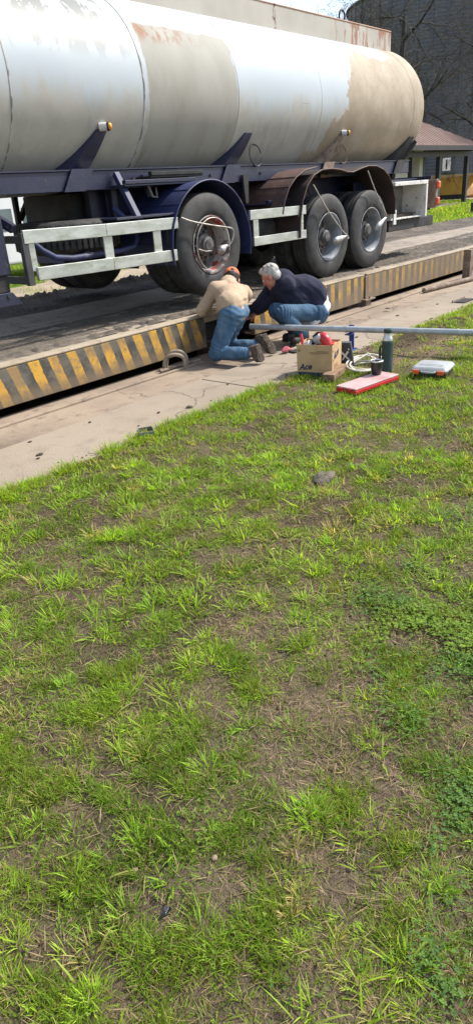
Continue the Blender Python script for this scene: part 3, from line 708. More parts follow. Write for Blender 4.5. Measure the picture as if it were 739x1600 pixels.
# dead stems and straw lying on the soil
x, y = scatter(230000, -0.3, 9.2, -1.2, 3.42); d = np.hypot(x, y); b = bare(x, y)
ok = lawn_ok(x, y, -0.03) & keep(x, y, (0.40 + 0.60 * b) * np.clip(2.4 / d, 0, 1)); x = x[ok]; y = y[ok]; d = d[ok]; N = len(x)
k = rng.random(N)[:, None]; col = np.array([0.36, 0.27, 0.155]) * (1 - k) + np.array([0.13, 0.09, 0.054]) * k
V, F, Cc = merge([blades('s', x, y, rng.uniform(0.012, 0.055, N), rng.uniform(0.0009, 0.0022, N) * (1 + 0.15 * d), rng.uniform(1.15, 1.62, N), rng.uniform(-0.35, 0.35, N), col, 2, None, None, gz(x, y) + rng.uniform(0.001, 0.010, N))])
st = npmesh('dry_straw', V, F, STRAWM, Cc); kind(st, 'stuff', 'dead brown straw lying on the bare soil patches', 'straw')
# crumbs of earth on the bare places and along the slab
x, y = scatter(70000, -0.3, 9.2, -0.4, 3.60); d = np.hypot(x, y); b = bare(x, y); edge = np.exp(-((y - 3.42) / 0.07) ** 2)
ok = in_view(x, y) & keep(x, y, np.clip(0.55 * b * (y < 3.4) + 0.55 * edge * (fbm(x * 4, y * 4, 2, 120) > 0.45), 0, 1)); x = x[ok]; y = y[ok]; d = d[ok]; N = len(x)
rad = rng.uniform(0.0012, 0.0048, N) * (1 + 0.12 * d) * np.where(rng.random(N) < 0.08, 1.9, 1.0)
O = np.array([(1, 0, 0), (-1, 0, 0), (0, 1, 0), (0, -1, 0), (0, 0, 1), (0, 0, -1)], float)
V = O[None] * rad[:, None, None] * rng.uniform(0.5, 1.3, (N, 6, 1)); an = rng.uniform(0, 2 * PI, N); ca, sa = np.cos(an)[:, None], np.sin(an)[:, None]
V = np.stack([V[..., 0] * ca - V[..., 1] * sa, V[..., 0] * sa + V[..., 1] * ca, V[..., 2] * 0.7], -1)
V += np.stack([x, y, np.where(y > 3.40, 0.001, gz(x, y)) + rad * 0.25], -1)[:, None]
f = np.array([(0, 2, 4), (2, 1, 4), (1, 3, 4), (3, 0, 4), (2, 0, 5), (1, 2, 5), (3, 1, 5), (0, 3, 5)])
F = (np.arange(N)[:, None, None] * 6 + f[None]).reshape(-1, 3); k = rng.random(N)[:, None, None]
Cc = (np.array([0.19, 0.142, 0.10]) * (1 - k) + np.array([0.07, 0.052, 0.038]) * k) * np.ones((1, 6, 1))
cr_ = npmesh('soil_crumbs', V.reshape(-1, 3), F, STRAWM, Cc.reshape(-1, 3)); kind(cr_, 'stuff', 'crumbs of brown earth scattered over the bare soil', 'soil')
# lawn beyond the weighbridge
x, y = scatter(60000, 9.0, 46, 8.1, 24); c = gcol(x, y); ok = (c[:, 1] > c[:, 0] * 1.2) & keep(x, y, np.clip(18 / np.hypot(x, y), 0, 1)); x = x[ok]; y = y[ok]; N = len(x); d = np.hypot(x, y)
col = gtint(x, y, N) * np.array([1.1, 1.1, 1.0])
V, F, Cc = blades('f', x, y, rng.uniform(0.05, 0.11, N) * (0.6 + 0.03 * d), rng.uniform(0.006, 0.012, N) * d / 9, rng.uniform(0.1, 0.8, N), rng.uniform(0.1, 0.8, N), col, 2, None)
fl = npmesh('far_lawn', V, F, GRASSM, Cc); kind(fl, 'stuff', 'bright green lawn beyond the weighbridge near the pavilion', 'grass')
# weeds and grass on the dirt behind the trailer
x, y = scatter(30000, 4.5, 16, 8.1, 16); n1 = fbm(x * 0.9, y * 0.9, 3, 103); g = gcol(x, y)
ok = keep(x, y, np.where(g[:, 1] > g[:, 0] * 1.2, 0.9, sstep(0.60, 0.68, n1) * 0.35)); x = x[ok]; y = y[ok]; N = len(x)
V, F, Cc = blades('g', x, y, rng.uniform(0.05, 0.12, N), rng.uniform(0.005, 0.012, N), rng.uniform(0.1, 0.8, N), rng.uniform(0.1, 0.8, N), gtint(x, y, N), 2, None)
wf = npmesh('weeds', V, F, GRASSM, Cc); kind(wf, 'stuff', 'sparse weeds growing on the beige dirt behind the trailer', 'weeds')
# ------------------------------------------------------------------ tanker trailer
TC = (6.35, 2.462); TR = 0.98; TB = 0.882           # axis of the tank (y, z) and its radius
tr = thing('tanker_trailer', (6.0, 6.35, 0.38), 'large white and tan weathered tanker semi-trailer with dark blue chassis on the weighbridge', 'tanker trailer')
prof = []
X0, X1 = -1.4, 11.05
def head(xc, sgn, depth):
    pts = []
    for k in range(13):
        a = PI / 2 * k / 12
        pts.append((max(0.002, TR * math.cos(a) ** 0.62), xc + sgn * depth * math.sin(a) ** 1.35))
    return pts
prof = head(X0, -1, 0.34)[::-1]
nx = 60
prof += [(TR, X0 + (X1 - X0) * k / nx) for k in range(1, nx)]
prof += head(X1, 1, 0.36)
def oval(m):
    m.v = [(v[0], v[1], TC[1] + (v[2] - TC[1]) * TB / TR) for v in m.v]; return m
m = MB(); m.lathe(prof, 96, (0, TC[0], TC[1]), 'X'); oval(m)
tank = obj('tank', m, TANKM, tr, smooth=180)
SEAM = pm('dark_weld_seam', (0.16, 0.155, 0.145), (0.42, 0.42, 0.40), 5, 0.42, 0.56, rough=0.7)
for sx, rr in ((3.74, 0.0035), (5.21, 0.0045), (6.62, 0.0025), (8.25, 0.0015), (2.2, 0.003), (0.7, 0.003), (10.75, 0.002)):
    m = MB(); m.lathe([(TR + rr, sx - 0.007), (TR + rr + 0.002, sx), (TR + rr, sx + 0.007), (TR - 0.004, sx + 0.008), (TR - 0.004, sx - 0.008)], 96, (0, TC[0], TC[1]), 'X', closed=True); oval(m)
    obj('weld_seam', m, SEAM if rr > 0.003 else TANKM, tank, smooth=60)
# spill coaming along the top
m = MB()
wy0, wy1, wz1 = 5.905, 6.795, 3.50
m.bb((0.4, wy0, 3.16), (10.95, wy0 + 0.012, wz1)); obj('coaming_wall', m, WALKM, tr)
m = MB(); m.bb((0.4, wy1 - 0.012, 3.16), (10.95, wy1, wz1)); obj('coaming_wall', m, WALKM, tr)
m = MB(); m.bb((10.938, wy0 + 0.013, 3.2), (10.95, wy1 - 0.013, wz1)); obj('coaming_wall', m, WALKM, tr)
m = MB(); m.bb((0.4, wy0 + 0.013, 3.2), (0.412, wy1 - 0.013, wz1)); obj('coaming_wall', m, WALKM, tr)
m = MB(); m.tube([(0.4, wy0 + 0.004, wz1), (10.95, wy0 + 0.004, wz1)], 0.011, 8); obj('coaming_lip', m, WALKM, tr, smooth=60)
m = MB(); m.tube([(0.4, wy0 - 0.002, 3.222), (10.95, wy0 - 0.002, 3.222)], 0.010, 8); obj('weld_bead', m, pm('yellowed_weld', (0.40, 0.34, 0.24), (0.33, 0.25, 0.15), 6, rough=0.7), tr, smooth=60)
m = MB(); m.tube([(9.6 + 0.07 * math.cos(a), wy0 + 0.02, wz1 + 0.05 + 0.07 * math.sin(a)) for a in np.linspace(-0.9, PI + 0.9, 14)], 0.013, 6); obj('lifting_ring', m, BLACKM, tr, smooth=60)
for x in (2.0, 5.0, 8.0):
    m = MB(); m.lathe([(0.0, 0.16), (0.24, 0.16), (0.26, 0.14), (0.26, -0.1)], 24, (x, 6.35, 3.33)); obj('manhole', m, WALKM, tr, smooth=40)
# chassis
for y in (5.50, 7.10):
    m = MB(); m.bb((-0.8, y, 1.588), (10.9, y + 0.10, 1.752)); obj('chassis_rail', m, NAVY, tr, bevel=0.006)
for y in (5.80, 6.80):
    m = MB(); m.bb((4.72, y + 0.002, 1.18), (11.05, y + 0.098, 1.70)); obj('deep_chassis_rail', m, NAVY, tr, bevel=0.006)
m = MB(); m.bb((-0.8, 5.485, 1.754), (10.9, 5.82, 1.766)); obj('rail_top_flange', m, NAVY, tr)
for x in (0.5, 2.2, 4.8, 5.2, 6.9, 8.4, 9.7, 10.9):
    m = MB(); m.bb((x - 0.05, 5.98, 1.25), (x + 0.05, 6.72, 1.46)); obj('cross_member', m, BLACKM, tr)
# saddle brackets gripping the shell, with side marker lamps
def saddle(x0, mat, w=0.26, lamp=True, top=2.06):
    m = MB()
    # curved plate running from the rail up around the shell
    n = 10; inner = []; outer = []
    a0 = math.atan2(1.62 - TC[1], 5.87 - TC[0]); 
    ang0, ang1 = R_(180 + 56), R_(180 + 25)
    pts_o = []; pts_i = []
    for k in range(n + 1):
        a = ang0 + (ang1 - ang0) * k / n
        th = 0.13 * (1 - k / n) + 0.02
        pts_i.append((x0, TC[0] + (TR + 0.003) * math.cos(a), TC[1] + (TB + 0.003) * math.sin(a)))
        pts_o.append((x0, TC[0] + (TR + th) * math.cos(a), TC[1] + (TB + th) * math.sin(a)))
    # the plate is raked: its foot stands further forward than its tip
    vs = []; fs = []
    for k in range(n + 1):
        t = k / n; dx = 0.34 * (t - 0.5) ; wd = w * (1 - 0.55 * t)
        for s in (-0.5, 0.5):
            for P in (pts_i[k], pts_o[k]): vs.append((P[0] + dx + s * wd, P[1], P[2]))
    for k in range(n):
        b = 4 * k
        for q in ((0, 1, 3, 2),):
            for i in range(4): fs.append((b + q[i], b + q[(i + 1) % 4], b + 4 + q[(i + 1) % 4], b + 4 + q[i]))
    fs += [(0, 1, 3, 2), (4 * n, 4 * n + 2, 4 * n + 3, 4 * n + 1)]
    m.add(vs, fs)
    o = obj('saddle_bracket', m, mat, tr)
    m = MB(); m.prism([(x0 - 0.34, 5.47, 1.585), (x0 - 0.10, 5.47, 1.585), (x0 + 0.03, 5.47, 1.77), (x0 - 0.22, 5.47, 1.77)], (0, 0.014, 0)); obj('gusset', m, mat, o)
    if lamp:
        a = ang1; px, py, pz = x0 + 0.18, TC[0] + (TR + 0.012) * math.cos(a), TC[1] + (TB + 0.012) * math.sin(a) + 0.02
        def aim(m):      # the lamp looks out and back past the bracket
            q = Matrix.Rotation(R_(-52), 3, 'Z'); c = Vector((px, py - 0.04, pz)); m.v = [tuple(q @ (Vector(v) - c) + c) for v in m.v]; return m
        ln = obj('marker_lamp', aim(MB().lathe([(0.0, -0.05), (0.036, -0.05), (0.036, 0.03), (0.03, 0.034), (0.0, 0.034)], 16, (px, py - 0.04, pz), 'X')), WHITEPL, tr, smooth=40)
        obj('lens', aim(MB().lathe([(0.031, 0.0335), (0.031, 0.05), (0.022, 0.062), (0.0, 0.066)], 16, (px, py - 0.04, pz), 'X')), AMBER, ln, smooth=50)
        obj('lens_ring', aim(MB().lathe([(0.038, 0.022), (0.038, 0.04), (0.032, 0.04), (0.032, 0.022)], 16, (px, py - 0.04, pz), 'X', closed=True)), BLACKPL, ln, smooth=40)
saddle(4.52, NAVY); saddle(6.68, NAVY, lamp=False); saddle(8.68, RUSTM, 0.24); saddle(10.7, BLACKM, 0.3, lamp=False); saddle(2.2, NAVY); saddle(0.2, NAVY)
for hx, mt in ((7.02, NAVY), (8.93, RUSTM)):
    m = MB(); m.tube([(hx + 0.11 * math.cos(a), 5.50 + 0.02 * math.sin(a), 1.86 + 0.115 * math.sin(a)) for a in np.linspace(0.15, 2 * PI - 0.3, 28)], 0.006, 6); obj('hose_hoop', m, mt, tr, smooth=60)
# wheels
def tyre_prof(w=0.27, ro=0.505, ri=0.285):
    p = [(ri, 0.02), (ri + 0.015, 0.004), (ri + 0.06, -0.006), (ri + 0.11, -0.008), (ro - 0.065, 0.0), (ro - 0.03, 0.012), (ro - 0.008, 0.028)]
    y = 0.032; n = 4; rib = (w - 0.064) / n
    for k in range(n):
        p += [(ro, y + 0.004), (ro, y + rib - 0.010), (ro - 0.012, y + rib - 0.007), (ro - 0.012, y + rib - 0.001)]; y += rib
    p = p[:-2]
    p += [(ro - 0.008, w - 0.026), (ro - 0.03, w - 0.012), (ro - 0.065, w), (ri + 0.06, w + 0.006), (ri, w - 0.02)]
    return p
def wheel(xc, yc, zc, side, rim, inner=True):
    # side: +1 the outer face looks to -Y
    f = lambda prof: [(r, yc + side * h) for r, h in prof]
    w = obj('wheel', MB().lathe(f([(0.288, 0.004), (0.292, 0.0), (0.282, -0.002), (0.274, 0.012), (0.262, 0.03), (0.252, 0.055), (0.248, 0.13), (0.240, 0.158)]), 48, (xc, 0, zc), 'Y'), rim, tr, smooth=50)
    obj('wheel_disc', MB().lathe(f([(0.241, 0.155), (0.228, 0.166), (0.20, 0.172), (0.15, 0.165), (0.11, 0.15), (0.0, 0.15)]), 40, (xc, 0, zc), 'Y'), DISCM, w, smooth=50)
    t = obj('tyre', MB().lathe(f(tyre_prof()), 64, (xc, 0, zc), 'Y'), TYRE, w, smooth=38)
    if inner: obj('inner_tyre', MB().lathe(f([(r, h + 0.315) for r, h in tyre_prof()]), 56, (xc, 0, zc), 'Y'), TYRED, w, smooth=38)
    obj('hub', MB().lathe(f([(0.115, 0.155), (0.112, 0.10), (0.085, 0.085), (0.082, 0.05), (0.06, 0.04), (0.058, 0.028), (0.0, 0.026)]), 24, (xc, 0, zc), 'Y'), HUBM, w, smooth=40)
    for k in range(8):
        a = 2 * PI * (k + 0.3) / 8
        m = MB(); m.lathe(f([(0.0, 0.166), (0.027, 0.166), (0.027, 0.175)]), 14, (xc + 0.19 * math.cos(a), 0, zc + 0.19 * math.sin(a)), 'Y'); obj('hand_hole_shade', m, BLACKM, w)  # black disc painted in for the shade inside each hand hole
    for k in range(10):
        a = 2 * PI * k / 10
        m = MB(); m.lathe(f([(0.0, 0.112), (0.012, 0.112), (0.013, 0.15)]), 6, (xc + 0.137 * math.cos(a), 0, zc + 0.137 * math.sin(a)), 'Y'); obj('wheel_nut', m, HUBM, w)
    return w
DISCM = pm('dirty_wheel_disc', (0.075, 0.068, 0.066), (0.13, 0.115, 0.11), 9, rough=0.7, c3=(0.10, 0.025, 0.02), sc3=6, lo3=0.56, hi3=0.64, bump=0.2)
WX = ((5.70, 1.00, RIMR), (7.985, 0.888, RIMG), (9.05, 0.888, RIMG))
near = []
for xc, zc, rm in WX:
    near.append(wheel(xc, 5.10, zc, 1, rm)); wheel(xc, 7.60, zc, -1, RIMG)
    m = MB(); m.tube([(xc, 5.3, zc), (xc, 7.4, zc)], 0.075, 14); obj('axle', m, BLACKM, tr, smooth=60)
    for y in (5.95, 6.65):
        m = MB(); m.prism([(xc - 0.5, y, zc + 0.35), (xc - 0.4, y, zc + 0.2), (xc, y, zc + 0.1), (xc + 0.4, y, zc + 0.2), (xc + 0.5, y, zc + 0.35), (xc, y, zc + 0.22)], (0, 0.08, 0)); obj('leaf_spring', m, BLACKM, tr)
# tyre inflation lines reaching from the mudguards to the hubs
def line(pts, drop, mat=HOSE, r=0.0075):
    P = [Vector(p) for p in pts]; out = []
    n = len(P)
    for i in range(n - 1):
        p0, p1, p2, p3 = P[max(i - 1, 0)], P[i], P[i + 1], P[min(i + 2, n - 1)]
        for k in range(8):
            t = k / 8
            out.append(0.5 * ((2 * p1) + (p2 - p0) * t + (2 * p0 - 5 * p1 + 4 * p2 - p3) * t * t + (3 * p1 - p0 - 3 * p2 + p3) * t ** 3))
    out.append(P[-1])
    o = obj('air_line', MB().tube(out, r, 8), mat, tr, smooth=60)
    # teardrop swivel on the hub
    a, b = Vector(drop[0]), Vector(drop[1]); d = (b - a); rs = [0.008, 0.03, 0.045, 0.048, 0.040, 0.026, 0.014, 0.009]; ts = [-0.04, 0.0, 0.12, 0.28, 0.5, 0.72, 0.9, 1.0]
    obj('rotary_union', MB().tube([a + d * t for t in ts], rs, 14), CHROME, tr, smooth=60)
line([(5.24, 5.07, 1.295), (5.36, 5.04, 1.25), (5.62, 5.00, 1.195), (5.80, 4.99, 1.165), (5.91, 4.99, 1.14), (5.935, 4.995, 1.08), (5.90, 5.01, 1.00), (5.85, 5.03, 0.965)], ((5.72, 5.03, 0.93), (5.86, 5.03, 0.985)))
m = MB(); m.tube([(5.70 + 0.262 * math.cos(a), 5.075, 1.0 + 0.265 * math.sin(a)) for a in np.linspace(R_(40), R_(235), 30)], 0.006, 6); obj('air_line', m, HOSE, tr, smooth=60)
m = MB(); m.tube([(5.46, 5.075, 0.98), (5.56, 5.08, 0.95), (5.66, 5.08, 0.945)], 0.007, 6); obj('air_line', m, HOSE, tr, smooth=60)
line([(7.56, 5.06, 1.51), (7.80, 5.03, 1.24), (8.10, 5.0, 0.97), (8.28, 5.0, 0.86), (8.26, 5.0, 0.84)], ((7.98, 5.04, 0.83), (8.24, 5.0, 0.875)))
line([(8.86, 5.06, 1.63), (9.05, 5.03, 1.35), (9.26, 5.0, 1.10), (9.30, 5.0, 1.04), (9.26, 5.0, 1.0)], ((9.06, 5.04, 0.90), (9.28, 5.0, 1.03)))
# mudguards: curved sheets over the wheels
def guard(prof, y0, y1, mat, name, th=0.006, ribs=(), lip=None):
    m = MB(); n = len(prof); vs = []; fs = []
    cx = sum(p[0] for p in prof) / n; cz = min(p[1] for p in prof)
    inn = []
    for i, (x, z) in enumerate(prof):
        t = Vector((prof[min(i + 1, n - 1)][0] - prof[max(i - 1, 0)][0], prof[min(i + 1, n - 1)][1] - prof[max(i - 1, 0)][1])).normalized()
        inn.append((x + t.y * th, z - t.x * th))
    for i in range(n):
        for (x, z) in (prof[i], inn[i]):
            for y in (y0, y1): vs.append((x, y, z))
    for i in range(n - 1):
        b = 4 * i
        for q in ((0, 1), (1, 3), (3, 2), (2, 0)): fs.append((b + q[0], b + q[1], b + 4 + q[1], b + 4 + q[0]))
    fs += [(0, 1, 3, 2), (4 * n - 4, 4 * n - 2, 4 * n - 1, 4 * n - 3)]
    m.add(vs, fs); g = obj(name, m, mat, tr, smooth=40)
    m = MB(); m.tube([(x, y0 - 0.001, z) for x, z in prof], 0.009, 6); obj('rolled_edge', m, lip or mat, g, smooth=60)
    for i in ribs:
        x, z = prof[i]; m = MB(); m.tube([(x, y0 + 0.01, z + 0.002), (x, y1, z + 0.002)], 0.006, 6); obj('pressed_rib', m, mat, g, smooth=60)
    return g
def arc(xc, zc, r, d0, d1, n): return [(xc + r * math.cos(R_(d0 + (d1 - d0) * k / n)), zc + r * math.sin(R_(d0 + (d1 - d0) * k / n))) for k in range(n + 1)]
guard(arc(5.72, 1.0, 0.62, 193, -14, 34), 5.09, 5.84, NAVYF, 'mudguard', ribs=(3, 6, 9, 12))
gp = [(7.30, 0.93), (7.31, 1.15), (7.36, 1.34), (7.46, 1.50), (7.60, 1.61), (7.78, 1.665), (8.0, 1.675), (8.2, 1.66), (8.38, 1.63), (8.52, 1.625), (8.7, 1.66), (8.9, 1.69), (9.12, 1.685), (9.32, 1.64), (9.49, 1.55), (9.61, 1.42), (9.68, 1.26), (9.70, 1.05)]
gp2 = []
for i in range(len(gp) - 1):
    for k in range(3): gp2.append((gp[i][0] + (gp[i + 1][0] - gp[i][0]) * k / 3, gp[i][1] + (gp[i + 1][1] - gp[i][1]) * k / 3))
gp2.append(gp[-1])
RUSTD = pm('dark_rusty_mudguard', (0.028, 0.021, 0.020), (0.05, 0.032, 0.027), 4, rough=0.75, bump=0.2)
guard(gp2, 5.08, 5.84, RUSTD, 'tandem_mudguard', lip=RUSTF)
# sloping rusty apron in front of the tandem mudguard
guard([(6.98, 1.22), (7.02, 1.36), (7.12, 1.50), (7.26, 1.60), (7.44, 1.67), (7.70, 1.70)], 5.10, 5.84, RUSTF, 'mudguard_apron', ribs=(2, 3))
for a, b, zz, mt in ((4.75, 5.72, 1.62, NAVY), (6.95, 7.42, 1.34, NAVY), (5.1, 5.85, 1.685, BLACKM)):
    m = MB(); m.bb((a, 5.28, zz), (b, 5.33, zz + 0.035)); m.bb((a, 5.29, zz - 0.02), (b, 5.84, zz - 0.001)); obj('step_plate', m, mt, tr, bevel=0.004)
m = MB(); m.bb((4.45, 5.12, 1.325), (5.22, 5.84, 1.345)); obj('fender_shelf', m, NAVY, tr, bevel=0.004)
for y0, y1 in ((7.0, 7.61),):
    guard(arc(5.72, 1.0, 0.62, 193, -32, 20), 6.9, 7.61, NAVYF, 'mudguard'); guard(gp, 6.9, 7.61, RUSTD, 'tandem_mudguard')
# aluminium side guards
def rail(name, pts, h, th=0.03, par=None):
    m = MB()
    for i in range(len(pts) - 1):
        (xa, ya, za), (xb, yb, zb) = pts[i], pts[i + 1]
        m.prism([(xa, ya, za - h / 2), (xb, yb, zb - h / 2), (xb, yb, zb + h / 2), (xa, ya, za + h / 2)], (0, th, 0))
    return obj(name, m, ALU, par or tr, bevel=0.004)
for yy, s in ((5.10, 1),):
    sg = obj('side_guard', MB().bb((3.40, 5.105, 0.89), (3.46, 5.155, 1.30)).bb((3.40, 5.155, 0.9), (3.44, 5.85, 0.96)).bb((3.40, 5.155, 1.22), (3.44, 5.85, 1.28)), pm('matte_dark_frame', (0.03, 0.03, 0.035), (0.045, 0.045, 0.05), 8, rough=0.6), tr, bevel=0.004)
    rail('guard_rail', [(3.42, 5.10, 1.268), (4.28, 5.085, 1.255)], 0.105, par=sg)
    rail('guard_rail', [(4.283, 5.085, 1.255), (5.22, 5.10, 1.25)], 0.105, par=sg)
    rail('guard_rail', [(3.50, 5.10, 0.975), (4.32, 5.085, 0.965)], 0.105, par=sg)
    rail('guard_rail', [(4.323, 5.085, 0.965), (5.17, 5.10, 0.955)], 0.105, par=sg)
    for x in (3.47, 4.31, 4.93):
        m = MB(); m.bb((x - 0.05, 5.116, 1.0), (x + 0.05, 5.13, 1.22)); obj('guard_upright', m, ALU, sg)
    m = MB(); m.bb((5.08, 5.132, 0.93), (5.14, 5.165, 1.28)); obj('guard_bracket', m, BLACKM, sg)
    sg2 = obj('side_guard', MB().bb((6.40, 5.135, 0.92), (6.46, 5.175, 1.29)).bb((6.40, 5.175, 1.2), (6.45, 5.84, 1.26)), BLACKM, tr, bevel=0.004)
    rail('guard_rail', [(6.37, 5.10, 1.245), (7.46, 5.10, 1.24)], 0.10, par=sg2)
    rail('guard_rail', [(6.42, 5.10, 0.965), (7.46, 5.10, 0.965)], 0.095, par=sg2)
    for x in (6.47, 7.36):
        m = MB(); m.bb((x - 0.045, 5.106, 1.0), (x + 0.045, 5.122, 1.21)); obj('guard_upright', m, ALU, sg2)
# landing leg, drawn up
for y in (5.18, 7.35):
    lg = obj('landing_leg', MB().bb((3.10, y, 0.99), (3.30, y + 0.17, 1.62)), NAVY, tr, bevel=0.012)
    obj('leg_sleeve', MB().bb((3.12, y + 0.02, 0.86), (3.27, y + 0.15, 0.99)), BLACKM, lg, bevel=0.006)
    m = MB(); m.prism([(3.12, y - 0.02, 0.86), (3.26, y - 0.02, 0.86), (3.34, y - 0.02, 0.755), (3.06, y - 0.02, 0.755)], (0, 0.2, 0)); obj('leg_foot', m, NAVY, lg, bevel=0.004)
    m = MB(); m.tube([(3.22, y - 0.03, 0.83), (3.22, y + 0.2, 0.83)], 0.018, 8); obj('foot_pin', m, BLACKM, lg, smooth=50)
m = MB(); m.tube([(3.2, 5.3, 1.33), (3.2, 7.4, 1.33)], 0.03, 10); obj('landing_gear_shaft', m, NAVY, tr, smooth=60)
def bar(name, a, b, w, mat=NAVY):
    a = Vector(a); b = Vector(b); d = b - a; q = d.to_track_quat('Z', 'Y').to_matrix()
    m = MB(); m.box((a + b) / 2, (w, w, d.length), q); return obj(name, m, mat, tr, bevel=0.004)
for y in (5.6, 6.9):
    pass
for xa, za, xb, zb in ((4.62, 1.60, 4.60, 1.05), (4.99, 1.60, 5.01, 1.05), (4.80, 1.58, 4.64, 1.36), (4.84, 1.58, 4.97, 1.40)):
    bar('leg_brace', (xa, 6.92, za), (xb, 6.92, zb), 0.05, BLACKM)
bar('diagonal_brace', (4.80, 5.46, 1.72), (4.76, 5.16, 1.30), 0.055, NAVYF)
bar('post_brace', (3.44, 5.25, 1.33), (3.28, 5.5, 1.52), 0.07)
bar('hanger_post', (4.93, 5.7, 1.60), (4.93, 5.7, 1.22), 0.07)
m = MB(); m.bb((4.60, 5.95, 1.02), (5.05, 6.75, 1.58)); obj('valve_cabinet', m, BLACKM, tr, bevel=0.01)
m = MB(); m.tube([(6.45, 5.55, 1.05), (7.25, 5.55, 1.05)], 0.15, 20); obj('air_reservoir', m, BLACKM, tr, smooth=40, bevel=0.02)
m = MB(); m.prism([(5.15, 5.49, 1.70), (5.27, 5.49, 1.70), (5.24, 5.49, 1.50), (5.19, 5.49, 1.50)], (0, -0.03, 0)); obj('hook_plate', m, NAVY, tr)
m = MB(); m.prism([(6.72, 5.49, 1.66), (6.82, 5.49, 1.66), (6.80, 5.49, 1.36), (6.75, 5.49, 1.36)], (0, -0.03, 0)); obj('hook_plate', m, BLACKM, tr)
m = MB(); m.tube([(5.2, 5.45, 1.6), (5.22, 5.42, 1.50), (5.28, 5.42, 1.49), (5.3, 5.45, 1.58)], 0.012, 6); obj('hook', m, HOSE, tr, smooth=60)
# spare wheel lying in its tubular cradle
sp = obj('spare_wheel', MB().lathe([(0.26, 1.16), (0.25, 1.18), (0.24, 1.23), (0.0, 1.23)], 32, (4.38, 5.80, 0), 'Z'), RIMG, tr, smooth=40)
obj('tyre', MB().lathe([(r * 0.98, 1.075 + h) for r, h in tyre_prof()], 64, (4.38, 5.80, 0), 'Z'), TYRED, sp, smooth=38)
for k in range(56):
    a = 2 * PI * k / 56
    if math.sin(a) > 0.35: continue
    m = MB(); q = Matrix.Rotation(a, 3, 'Z')
    m.box(Vector((4.38, 5.80, 1.15)) + q @ Vector((0.497, 0, 0)), (0.022, 0.036, 0.085), q); m.box(Vector((4.38, 5.80, 1.27)) + q @ Vector((0.497, 0.012, 0)), (0.022, 0.036, 0.085), q)
    obj('tread_block', m, TYRE, sp)
for x in (4.05, 4.72):
    pass
m = MB(); m.tube([(3.62, 5.30, 1.22), (3.70, 5.28, 1.14), (3.82, 5.27, 1.07), (4.0, 5.27, 1.045), (4.3, 5.3, 1.045), (4.6, 5.3, 1.05), (4.78, 5.3, 1.07), (4.85, 5.32, 1.14), (4.85, 5.4, 1.28), (4.80, 5.55, 1.42)], 0.027, 10); obj('spare_cradle', m, NAVYF, tr, smooth=60)
m = MB(); m.tube([(4.2, 5.27, 1.05), (4.35, 6.3, 1.05)], 0.03, 8); obj('spare_cradle_bar', m, NAVY, tr, smooth=60)
# rear: open tool box, plate, tail lamps, flap
tb = obj('tool_box', MB().bb((9.76, 5.50, 0.97), (10.74, 5.515, 1.44)), BOXIN, tr)
for a, b in (((9.72, 5.10, 1.415), (10.79, 5.52, 1.468)), ((10.735, 5.10, 0.955), (10.79, 5.52, 1.413)), ((9.72, 5.16, 0.955), (10.733, 5.52, 0.975)), ((9.72, 5.105, 0.90), (9.80, 5.13, 1.10)), ((9.72, 5.15, 0.976), (9.745, 5.52, 1.413))):
    m = MB(); m.bb(a, b); obj('tool_box_panel', m, WHITEP, tb, bevel=0.006)
m = MB(); m.bb((9.76, 5.30, 0.978), (10.72, 5.49, 1.02)); obj('mud_crust', m, MUDC, tb)
m = MB(); m.bb((9.3, 5.53, 1.0), (11.30, 5.56, 1.50)); obj('rear_side_plate', m, NAVY, tr, bevel=0.004)
m = MB(); m.bb((11.30, 5.3, 1.02), (11.34, 7.4, 1.52)); obj('rear_panel', m, NAVY, tr, bevel=0.004)
m = MB(); m.bb((11.25, 5.18, 1.05), (11.33, 5.52, 1.47)); ta = obj('tail_lamp_bracket', m, RUSTM, tr, bevel=0.006)
for z in (1.15, 1.385):
    obj('tail_lamp', MB().bb((11.235, 5.13, z - 0.055), (11.32, 5.178, z + 0.055)), REDL, ta, bevel=0.02, bseg=3)
m = MB(); m.bb((9.75, 5.20, 0.80), (11.25, 5.60, 0.945)); obj('rear_skirt', m, BLACKM, tr, bevel=0.01)
m = MB(); m.prism([(10.62, 5.60, 1.80), (10.72, 5.60, 1.80), (11.05, 5.85, 1.18), (10.95, 5.85, 1.18)], (0, 0.08, 0)); obj('rear_strut', m, BLACKM, tr)
m = MB(); m.tube([(11.0, 5.45, 2.02), (10.9, 5.55, 1.85), (10.78, 5.75, 1.66), (10.55, 5.9, 1.5)], [0.03, 0.05, 0.06, 0.06], 8); obj('rear_saddle_arm', m, BLACKM, tr, smooth=60)
m = MB(); m.bb((10.0, 5.95, 1.2), (10.3, 6.7, 1.75)); obj('outlet_box', m, BLACKM, tr)
# brake hoses looping from the chassis to the axles
for xc in (5.35, 7.62, 8.55):
    m = MB(); m.tube([(xc - 0.1, 5.78, 1.55), (xc - 0.05, 5.74, 1.36), (xc + 0.06, 5.76, 1.24), (xc + 0.16, 5.82, 1.30), (xc + 0.22, 5.86, 1.12)], 0.011, 6); obj('brake_hose', m, BLACKPL, tr, smooth=60)
for x in (4.25, 5.05, 6.2, 7.1, 9.9, 10.5):
    m = MB(); m.tube([(x, 5.499, 1.67), (x, 5.484, 1.67)], 0.016, 6); obj('rail_bolt', m, BLACKM, tr)
